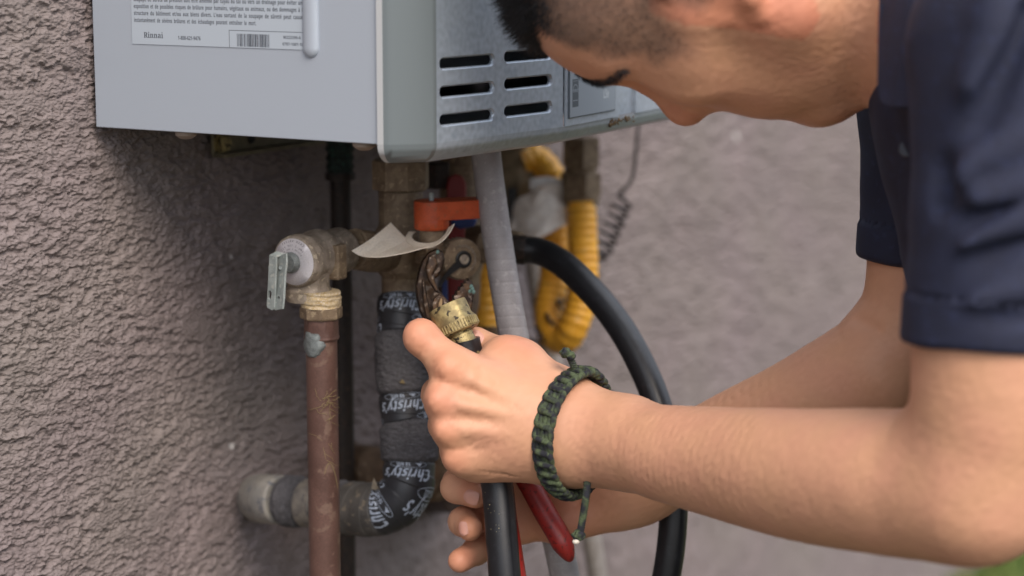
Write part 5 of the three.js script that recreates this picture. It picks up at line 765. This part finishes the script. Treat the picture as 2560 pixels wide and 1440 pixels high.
tint(bodyGeo, (x, y, z) => {
  const [a, b, c] = toHead(x, y, z); let col = [0.605, 0.322, 0.200], n = N3(x * 40, y * 40, z * 40), n2 = N3(x * 170, y * 170, z * 170);
  let r = 0; for (const [p, R] of redSpots) { const d = Math.hypot(x - p.x, y - p.y, z - p.z) / R; if (d < 1) r = Math.max(r, (1 - d * d)); }
  const head = Math.hypot(a, b - 0.01, c) < 0.16;
  if (head) { if (Math.abs(a) > 0.0765 && c < 0.024 && b < 0.034) r = 1.3; if (Math.hypot(a, b + 0.012, c - 0.11) < 0.022) r = Math.max(r, 0.55); if (c > 0.083 && b < -0.037 && b > -0.065 && Math.abs(a) < 0.022) r = Math.max(r, 0.9); }
  r = clamp(r * 0.8 + 0.12 * n); col = [col[0] * (1 + 0.04 * n2 - 0.02 * r), col[1] * (1 - 0.22 * r + 0.05 * n + 0.04 * n2), col[2] * (1 - 0.24 * r + 0.04 * n2)];
  if (head) {
    const h = hairDens(a, b, c) * clamp(0.74 + 0.10 * n2 + 0.2 * sstep(0.02, 0.10, b)); col = [mix(col[0], 0.085, h * 0.86), mix(col[1], 0.068, h * 0.86), mix(col[2], 0.06, h * 0.86)];
    for (const [mx, my, mz, mr] of [[0.05, 0.052, 0.06, 0.0028], [0.066, -0.012, 0.03, 0.0024], [0.02, 0.06, 0.085, 0.0016]]) { const d = Math.hypot(a - mx, b - my, c - mz); if (d < mr) col = [0.16, 0.08, 0.055]; }
  }
  return col;
});
const poreTex = tile(512, 512, (u, v) => 0.55 + 0.25 * pn(u, v, 120, 2) + 0.25 * Math.abs(pn(u, v, 56, 6)) - 0.2 * sstep(0.25, 0.5, pn(u, v, 90, 9)));
const skinMat = new THREE.MeshPhysicalMaterial({ vertexColors: true, roughness: 0.52, bumpMap: rep(poreTex, 0.05), bumpScale: 0.00005, sheen: 0.15, sheenRoughness: 0.5, sheenColor: new THREE.Color(0.9, 0.55, 0.42), specularIntensity: 0.7 });
part(person, 'body', faceUV(bodyGeo), skinMat);
// nails
const nailMat = new THREE.MeshPhysicalMaterial({ color: 0xc79281, roughness: 0.45 });
function nail(px, py, z, w, l, dirPx, lift = 0) { const zz = march(skinGroups, px, py, z - 0.05, z + 0.05) ?? z, c = at(px, py, zz), e = 0.0006, f = (p) => evalField(skinGroups, p.x, p.y, p.z), n = V(f(c.clone().add(V(e, 0, 0))) - f(c.clone().add(V(-e, 0, 0))), f(c.clone().add(V(0, e, 0))) - f(c.clone().add(V(0, -e, 0))), f(c.clone().add(V(0, 0, e))) - f(c.clone().add(V(0, 0, -e)))).normalize(); const d = CR.clone().multiplyScalar(dirPx[0]).addScaledVector(CU, -dirPx[1]); d.addScaledVector(n, -d.dot(n)).normalize(); const s = V().crossVectors(d, n);
  const g = slab(12, 10, (u, v) => { const a = (u - 0.5) * 2, b = (v - 0.5) * 2, sh = 1 - 0.25 * Math.max(0, -b) ** 3 - 0.2 * Math.max(0, b) ** 4; return c.clone().addScaledVector(s, a * w * sh).addScaledVector(d, b * l * (1 - 0.18 * a * a)).addScaledVector(n, 0.0011 + lift - 0.0022 * a * a - 0.0006 * b * b); }, 0.0005); part(person, 'fingernail', boxUV(g), nailMat); }
nail(1178, 1244, 1.45, 0.0050, 0.0056, [1, 0.28]); nail(1156, 1322, 1.455, 0.0038, 0.0050, [0.35, 1]); nail(1192, 846, 1.44, 0.0050, 0.0060, [-0.62, -0.78]);
// eyes
for (const s of [1, -1]) { const e = new THREE.SphereGeometry(0.0118, 24, 18); const p = hp(s * 0.0325, 0.0275, 0.0685); e.translate(p.x, p.y, p.z); const q = part(person, 'eye', boxUV(e), plain(0xd8d2cc, 0.25)); const i = new THREE.SphereGeometry(0.006, 18, 12); const f = hp(s * 0.0325, 0.0255, 0.0750); i.translate(f.x, f.y, f.z); part(q, 'iris', boxUV(i), plain(0x1c120d, 0.2)); }
// hair: cropped strands over the scalp, longer on top; eyebrows and lashes
function strands(count, place) { const pos = [], idx = []; for (let i = 0; i < count; i++) { const s = place(i); if (!s) continue; const [p, d, len, w] = s, a = V().crossVectors(d, V(0.31, 0.8, 0.5)).normalize().multiplyScalar(w), b = V().crossVectors(d, a).normalize().multiplyScalar(w), k = pos.length / 3; for (let j = 0; j < 3; j++) { const t = j * 2.0944, q = p.clone().addScaledVector(a, Math.cos(t)).addScaledVector(b, Math.sin(t)); pos.push(q.x, q.y, q.z); } const t = p.clone().addScaledVector(d, len); pos.push(t.x, t.y, t.z); idx.push(k, k + 1, k + 3, k + 1, k + 2, k + 3, k + 2, k, k + 3); } const g = new THREE.BufferGeometry(); g.setAttribute('position', new THREE.Float32BufferAttribute(pos, 3)); g.setIndex(idx); g.computeVertexNormals(); return boxUV(g); }
const hairMat = plain(0x26282d, 0.5);
{
  const p = bodyGeo.attributes.position, n = bodyGeo.attributes.normal, o = V(0, 0, 0), pool = [], brow = []; 
  for (let i = 0; i < p.count; i++) { const x = p.getX(i) + o.x, y = p.getY(i) + o.y, z = p.getZ(i) + o.z, l = toHead(x, y, z); if (Math.hypot(...l) > 0.17 || l[1] < -0.02) continue; const h = hairDens(...l); if (h > 0.03) pool.push([x, y, z, n.getX(i), n.getY(i), n.getZ(i), h, l[1], l[2], Math.abs(l[0])]);
    const ax = Math.abs(l[0]), by = 0.0610 - 0.48 * (ax - 0.012); if (l[2] > 0.040 && ax > 0.010 && ax < 0.060 && Math.abs(l[1] - by) < 0.0065 - 0.003 * sstep(0.02, 0.06, ax)) brow.push([x, y, z, n.getX(i), n.getY(i), n.getZ(i), Math.sign(l[0])]); }
  seed = 101;
  const top = (q) => Math.max(sstep(0.075, 0.105, q[7]) * sstep(0.072, 0.05, q[9]), 0.45 * sstep(-0.03, -0.07, q[8]) * sstep(0.03, 0.06, q[7]));
  const hg = strands(52000, () => { const q = pool[Math.floor(rnd() * pool.length)], t = top(q); if (rnd() > q[6] * (0.5 + 0.5 * t)) return null; const nn = V(q[3], q[4], q[5]), d = nn.clone().multiplyScalar(0.8 + 0.5 * t).addScaledVector(face, 0.25 + 0.35 * t).addScaledVector(crown, -0.5 + 0.8 * t).add(V(rnd() - 0.5, rnd() - 0.5, rnd() - 0.5).multiplyScalar(0.5)).add(V(N3(q[0] * 110, q[1] * 110, q[2] * 110), N3(q[0] * 110, q[1] * 110, q[2] * 110 + 9), N3(q[0] * 110, q[1] * 110, q[2] * 110 + 17)).multiplyScalar(1.1 * t)).normalize(); return [V(q[0], q[1], q[2]).add(V(rnd() - 0.5, rnd() - 0.5, rnd() - 0.5).multiplyScalar(0.0028)), d, mix(0.0022, 0.0125, t) * (0.6 + 0.8 * rnd()) * (0.5 + 0.5 * q[6]), mix(0.00012, 0.00030, t)]; });
  part(person, 'hair', hg, hairMat);
  const bg = strands(3600, () => { const q = brow[Math.floor(rnd() * brow.length)]; const nn = V(q[3], q[4], q[5]), d = nn.multiplyScalar(0.22).addScaledVector(left, q[6] * 0.9).addScaledVector(face, -0.25).addScaledVector(crown, -0.15 + 0.4 * (rnd() - 0.5)).addScaledVector(face, 0.1).normalize(); return [V(q[0], q[1], q[2]).add(V(rnd() - 0.5, rnd() - 0.5, rnd() - 0.5).multiplyScalar(0.0026)), d, 0.003 + 0.004 * rnd(), 0.00014]; });
  part(person, 'eyebrows', bg, hairMat);
  for (const s of [1, -1]) part(person, 'eyelashes', strands(30, (i) => { const q = i / 30, a = hp(s * mix(0.022, 0.046, q), 0.0255 - 0.003 * Math.sin(q * 3.1), 0.0795 - 0.010 * q); return [a, face.clone().addScaledVector(crown, -0.3).addScaledVector(left, s * (q - 0.4)).normalize(), 0.0065, 0.00022]; }), hairMat).userData.kind = 'stuff';
}
// ---------------------------------------------------------------- polo shirt, trousers, shoes
const bodyL = S1.clone().sub(S2).setY(0).normalize(), bodyF = V().crossVectors(bodyL, UP).normalize(); if (bodyF.z > 0) bodyF.negate();   // his left, his front
const PELVIS = NB.clone().add(V(0.03, -0.50, 0)).addScaledVector(bodyF, -0.33), spine = NB.clone().add(V(0.03, -0.50, 0)).addScaledVector(bodyF, -0.24).sub(NB).normalize();
const hemL = at(2505, 868, 1.158), hemR = at(2322, 672, 1.423), pit = at(2350, 520, 1.16);
const torsoF = [bodyL, V().crossVectors(bodyF, bodyL).normalize(), bodyF];
const shirtGroups = [
  { k: 0.04, join: 0.01, prims: [ell(NB.clone().addScaledVector(spine, 0.20).addScaledVector(bodyF, -0.02), V(0.165, 0.20, 0.105), torsoF), cap3(NB.clone().addScaledVector(spine, 0.14).addScaledVector(bodyF, -0.02), PELVIS, 0.115, 0.165), cap3(NB.clone().addScaledVector(spine, 0.05), S1.clone().addScaledVector(spine, 0.03), 0.072, 0.062), cap3(NB.clone().addScaledVector(spine, 0.05), S2.clone().addScaledVector(spine, 0.03), 0.066, 0.052), cap3(NB.clone().addScaledVector(spine, 0.06).addScaledVector(bodyF, 0.01), NB.clone().addScaledVector(spine, 0.16).addScaledVector(bodyF, 0.03), 0.065, 0.075)] },
  { k: 0.008, join: 0.014, prims: [cap3(S1, at(2540, 520, 1.155), 0.064, 0.0545), cap3(at(2540, 520, 1.155), hemL.clone().lerp(EL, 0.12), 0.0545, 0.0530)] },
  { k: 0.008, join: 0.014, prims: [cap3(S2, at(2338, 440, 1.42), 0.056, 0.0465), cap3(at(2338, 440, 1.42), hemR.clone().lerp(ER, 0.15), 0.0465, 0.0440)] },
];
shirtGroups.push({ k: 0.004, join: 0.006, sub: true, prims: [cap3(at(2322, 335, 1.09), at(2334, 430, 1.085), 0.006, 0.014), cap3(at(2334, 430, 1.085), at(2346, 528, 1.08), 0.014, 0.011), cap3(at(2334, 430, 1.12), at(2340, 500, 1.12), 0.012, 0.011)] });
const dirL = EL.clone().sub(S1).normalize(), dirR = ER.clone().sub(S2).normalize(), dHemL = hemL.dot(dirL), dHemR = hemR.dot(dirR), pitN = pit;
const isArm = (x, y, z, a, d, R) => { const t = (x - a.x) * d.x + (y - a.y) * d.y + (z - a.z) * d.z; return Math.hypot(x - a.x - d.x * t, y - a.y - d.y * t, z - a.z - d.z * t) < R && t > 0.08; };
shirtGroups.push({ cut: (x, y, z) => { let d = -1; if (isArm(x, y, z, S1, dirL, 0.10)) d = Math.max(d, x * dirL.x + y * dirL.y + z * dirL.z - dHemL); if (isArm(x, y, z, S2, dirR, 0.085)) d = Math.max(d, x * dirR.x + y * dirR.y + z * dirR.z - dHemR); return d; } });
const folds = [
  [[2362, 462], [2437, 400], [2560, 350], 0.0060, 0.010], [[2350, 537], [2425, 506], [2560, 462], 0.0060, 0.009], [[2318, 687], [2437, 594], [2580, 531], 0.0050, 0.009], [[2312, 745], [2437, 748], [2580, 719], 0.0034, 0.008],
  [[2325, 585], [2440, 548], [2580, 495], -0.0060, 0.008], [[2312, 715], [2400, 660], [2580, 594], -0.0038, 0.008], [[2337, 330], [2450, 300], [2520, 160], [2570, 40], -0.0055, 0.009], [[2322, 330], [2334, 420], [2344, 515], [2380, 520], -0.0130, 0.009], [[2312, 790], [2420, 800], [2580, 790], -0.0018, 0.007], [[2420, 210], [2470, 90], [2490, -40], 0.0045, 0.014],
].map((l) => { const [amp, wid] = l.slice(-2), p = l.slice(0, -2).map((q) => at(q[0], q[1], 1.105)); return { amp, wid, segs: p.slice(1).map((q, i) => cap3(p[i], q, 0)), c: p[1], R: Math.max(...p.map((q) => q.distanceTo(p[1]))) }; });
const shirtBump = (x, y, z) => { // folds fanning out from the armpit, soft drape, sewn hem bands
  const near1 = (x - S2.x) * bodyL.x + (y - S2.y) * bodyL.y + (z - S2.z) * bodyL.z > 0.17;
  let b = 0.0035 * N3(x * 14, y * 9, z * 14) + 0.0012 * N3(x * 34, y * 26, z * 34);
  if (near1) for (const f of folds) { if (Math.hypot(x - f.c.x, y - f.c.y, z - f.c.z) > f.R + 0.03) continue; let q = 1; for (const s of f.segs) { const px = x - s.ax, py = y - s.ay, pz = z - s.az, h = clamp((px * s.bx + py * s.by + pz * s.bz) / s.l2); const e = Math.hypot(px - s.bx * h, py - s.by * h, pz - s.bz * h); q = Math.min(q, e); } b += 1.8 * f.amp * Math.exp(-((q / (0.85 * f.wid)) ** 2)); }
  const t1 = x * dirL.x + y * dirL.y + z * dirL.z - dHemL, t2 = x * dirR.x + y * dirR.y + z * dirR.z - dHemR;
  if (isArm(x, y, z, S1, dirL, 0.10)) { if (t1 > -0.026) b += 0.0010; b -= 0.0012 * Math.exp(-(((t1 + 0.026) / 0.0012) ** 2)); }
  if (isArm(x, y, z, S2, dirR, 0.085)) { if (t2 > -0.023) b += 0.0010; b -= 0.0012 * Math.exp(-(((t2 + 0.023) / 0.0012) ** 2)); }
  return b;
};
const knit = tile(256, 256, (u, v) => 0.5 + 0.3 * Math.sin(u * 402) * Math.sin(v * 402) + 0.15 * pn(u, v, 60, 3));
const shirtMat = new THREE.MeshPhysicalMaterial({ map: rep(blotch('#191f37', '#161b31', '#1f2641', 6, 60), 0.08), roughness: 0.8, bumpMap: rep(knit, 0.05), bumpScale: 0.0003, sheen: 0.18, sheenRoughness: 0.4, sheenColor: new THREE.Color(0.10, 0.13, 0.30) });
const sb = bounds(shirtGroups, 0.015); part(person, 'shirt', faceUV(surface(shirtGroups, sb.min, sb.max, 0.0033, shirtBump)), shirtMat);
{ // collar wings, placket with buttons
  const wing = slab(24, 40, (u, v) => { const y = mix(-90, 268, v), x = mix(2200 + 8 * (1 - v), 2312, u), rr = 42; let yy = y, xx = x; const lx = 2200 + rr, ly = 268 - rr; if (x < lx && y > ly) { const dx = (lx - x) / rr, cut = Math.sqrt(Math.max(0, 1 - dx * dx)) * rr; yy = mix(ly - 40, ly + cut, (y - (ly - 40)) / (268 - (ly - 40))); } return at(xx, yy, 1.226 - 0.040 * u + 0.01 * (1 - v) - 0.012 * v - 0.006 * Math.sin(u * 3.1) + 0.0015 * N3(u * 3, v * 4, 2)); }, 0.0022);
  part(person, 'collar', [boxUV(wing), boxUV(sweep([at(2203, 10, 1.225), at(2200, 120, 1.222), at(2201, 222, 1.216), at(2216, 254, 1.208), at(2250, 267, 1.196), at(2306, 270, 1.176)], { r: 0.0012, n: 60, rad: 8 }))], shirtMat);
  const zc = (a, b) => march(shirtGroups.slice(0, 1), a, b, 0.9, 1.6) ?? 1.34;
  const plz = (a, b) => { let s = 0; for (const q of [-12, 0, 12]) s += zc(a + q, b + q) ?? 1.3; return s / 3; }; const plk = slab(8, 30, (u, v) => { const x = mix(2246, 2304, u) + 14 * v * v * (1 - u), y = mix(262, 580, v); return at(x, y, plz(x, y) - 0.0045); }, 0.002); part(person, 'placket', boxUV(plk), shirtMat);
  part(person, 'button', latheS([[0, 0.0016], [0.0046, 0.0016], [0.005, 0.0005], [0.005, 0], [0, 0]], at(2268, 372, plz(2268, 372) - 0.006), CF.clone().negate().addScaledVector(CR, -0.4), 24), plain(0x1d2033, 0.35));
}
{
  const KL = PELVIS.clone().addScaledVector(bodyL, 0.13).addScaledVector(bodyF, 0.24).setY(0.40), AL = KL.clone().addScaledVector(bodyF, -0.02).setY(0.09), KR = PELVIS.clone().addScaledVector(bodyL, -0.12).addScaledVector(bodyF, 0.10).setY(0.07), AR = KR.clone().addScaledVector(bodyF, -0.42).setY(0.07), hipL = PELVIS.clone().addScaledVector(bodyL, 0.10), hipR = PELVIS.clone().addScaledVector(bodyL, -0.10);
  KL.addScaledVector(bodyL, 0.14).addScaledVector(bodyF, -0.12); AL.addScaledVector(bodyL, 0.14).addScaledVector(bodyF, -0.12);
  const tg = [{ k: 0.05, join: 0.03, prims: [cap3(PELVIS.clone().addScaledVector(spine, -0.06), PELVIS.clone().addScaledVector(spine, 0.09), 0.10, 0.14), cap3(hipL, KL, 0.095, 0.07), cap3(KL, AL, 0.068, 0.058), cap3(hipR, KR, 0.095, 0.07), cap3(KR, AR, 0.066, 0.055)] }], tb = bounds(tg, 0.02);
  part(person, 'trousers', boxUV(surface(tg, tb.min, tb.max, 0.010, (x, y, z) => 0.004 * N3(x * 18, y * 12, z * 18))), dull('#3a3a3c', '#333335', '#454547', { k: 62, rough: 0.9 }));
  for (const [a, d] of [[AL.clone().setY(0.045), bodyF], [AR.clone().setY(0.045), bodyF.clone().negate()]]) { const sg = [{ k: 0.03, join: 0.02, prims: [cap3(a.clone().addScaledVector(d, -0.05), a.clone().addScaledVector(d, 0.15), 0.044, 0.036), cap3(a, a.clone().setY(0.11), 0.042, 0.045)] }], b = bounds(sg, 0.02); part(person, 'shoe', boxUV(surface(sg, b.min, b.max, 0.008)), MAT.black); }
}
// ---------------------------------------------------------------- paracord bracelet on the left wrist
{
  const C = at(1447, 1090, 1.4185), Au = CU.clone().multiplyScalar(0.0385).addScaledVector(CR, 0.0055), An = CF.clone().multiplyScalar(-0.0275).addScaledVector(CR, -0.0190), nrm = V().crossVectors(Au, An).normalize();
  const t = thing('paracord_bracelet', C, 'green and black camouflage braided cord bracelet around the left wrist', 'bracelet');
  const wristField = near(skinGroups.slice(0, -10), C.x, C.y, C.z, 0.04), RN = 72, radii = [];
  for (let i = 0; i < RN; i++) { const a = i / RN * Math.PI * 2, q = Au.clone().multiplyScalar(Math.sin(a)).addScaledVector(An, Math.cos(a)).normalize(); let r = 0.012; while (r < 0.06 && evalField(wristField, C.x + q.x * r, C.y + q.y * r, C.z + q.z * r) < 0.0016) r += 0.0004; radii.push(Math.min(r, 0.046)); }
  const rad = (a) => { let s = 0, w = 0; for (let k = -5; k <= 5; k++) { const i = Math.round(a / (Math.PI * 2) * RN) + k, g = Math.exp(-k * k / 10); s += g * radii[((i % RN) + RN) % RN]; w += g; } return s / w; };
  const ringO = (a) => Au.clone().multiplyScalar(Math.sin(a)).addScaledVector(An, Math.cos(a)).normalize(), ringP = (a) => C.clone().addScaledVector(ringO(a), rad(a) + 0.0008);
  const cordTint = (g, k) => tint(g, (x, y, z) => { const n = N3(x * 190 + k, y * 190, z * 190) + 0.5 * N3(x * 420, y * 420, z * 420 + k), d = 0.75 + 0.5 * N3(x * 1500, y * 1500, z * 1500); return n > 0.12 ? [0.115 * d, 0.155 * d, 0.078 * d] : n > -0.14 ? [0.06 * d, 0.078 * d, 0.055 * d] : [0.026 * d, 0.028 * d, 0.040 * d]; });
  const cordMat = new THREE.MeshStandardMaterial({ vertexColors: true, roughness: 0.85, bumpMap: rep(knit, 0.012), bumpScale: 0.0004 });
  const n = 37, W = 0.0056, st = Math.PI * 2 / n;
  for (let i = 0; i < n; i++) {
    const a = i * st, P = (q, w, h) => ringP(a + q * st).addScaledVector(nrm, w * W).addScaledVector(ringO(a + q * st), h), s = i % 2 ? 1 : -1;
    const bar = sweep([P(0.28, -1.02, 0.0002), P(0.10, -0.86, 0.0022), P(0.04, -0.45, 0.0034), P(0, 0, 0.0036), P(-0.04, 0.45, 0.0034), P(-0.10, 0.86, 0.0022), P(-0.28, 1.02, 0.0002)], { r: 0.00215, n: 26, rad: 10 });
    const loopA = sweep([P(-0.1, -0.70, 0.0016), P(0.15, -1.02, 0.0020), P(0.5, -1.12, 0.0014), P(0.85, -1.02, 0.0008), P(1.05, -0.75, 0)], { r: 0.0021, n: 18, rad: 10 });
    const loopB = sweep([P(-0.1, 0.75, 0.0), P(0.12, 1.02, 0.0008), P(0.45, 1.12, 0.0014), P(0.8, 1.02, 0.0020), P(1.0, 0.70, 0.0018)], { r: 0.0021, n: 18, rad: 10 });
    part(t, 'knot', cordTint(merge([bar, loopA, loopB]), i * 3.3), cordMat);
  }
  part(t, 'core_cord', cordTint(merge([-0.62, 0, 0.62].map((w) => sweep(Array.from({ length: 40 }, (_, i) => ringP(i / 40 * Math.PI * 2).addScaledVector(nrm, w * W).addScaledVector(ringO(i / 40 * Math.PI * 2), 0.0008)), { r: (s, th) => 0.0023, n: 160, rad: 12, closed: true, caps: false }))), 5), cordMat);
  const braid = (p, r) => sweep(p, { r: (s, th) => r * (1 + 0.10 * Math.sin(s * 4200 + th * 4)), n: 160, rad: 16 });
  const knotBall = (p, R, k) => { const g = new THREE.SphereGeometry(R, 26, 20); const q = g.attributes.position; for (let i = 0; i < q.count; i++) { const v = V(q.getX(i), q.getY(i), q.getZ(i)), m = 1 + 0.10 * Math.sin(v.y / R * 5 + 2.5 * Math.atan2(v.z, v.x)); q.setXYZ(i, v.x * m * 1.15, v.y * m * 0.85, v.z * m); } g.computeVertexNormals(); g.translate(p.x, p.y, p.z); return g; };
  const t1 = part(t, 'cord_tail', cordTint(merge([braid([at(1447, 955, 1.415), at(1438, 925, 1.407), at(1428, 900, 1.404), at(1420, 886, 1.404)], 0.0023)]), 2), cordMat); part(t1, 'end_knot', cordTint(merge([knotBall(at(1414, 882, 1.404), 0.0040, 1), knotBall(at(1426, 889, 1.402), 0.0034, 2)]), 9), cordMat);
  const t2 = part(t, 'cord_tail', cordTint(merge([braid([at(1468, 1205, 1.395), at(1466, 1235, 1.390), at(1458, 1290, 1.392), at(1450, 1335, 1.394)], 0.0024)]), 4), cordMat); part(t2, 'end_knot', cordTint(merge([knotBall(at(1446, 1338, 1.394), 0.0044, 1)]), 12), cordMat);
  const e = new THREE.SphereGeometry(0.0024, 12, 10); const p = at(1440, 1354, 1.392); e.scale(1.1, 0.8, 1); e.translate(p.x, p.y, p.z); part(t2, 'melted_end', boxUV(e), plain(0xcfc9bd, 0.4), 'white melted cord end');
}
scene.traverse((o) => { if (o.isMesh) { o.castShadow = true; o.receiveShadow = true; } });
renderer.render(scene, camera);
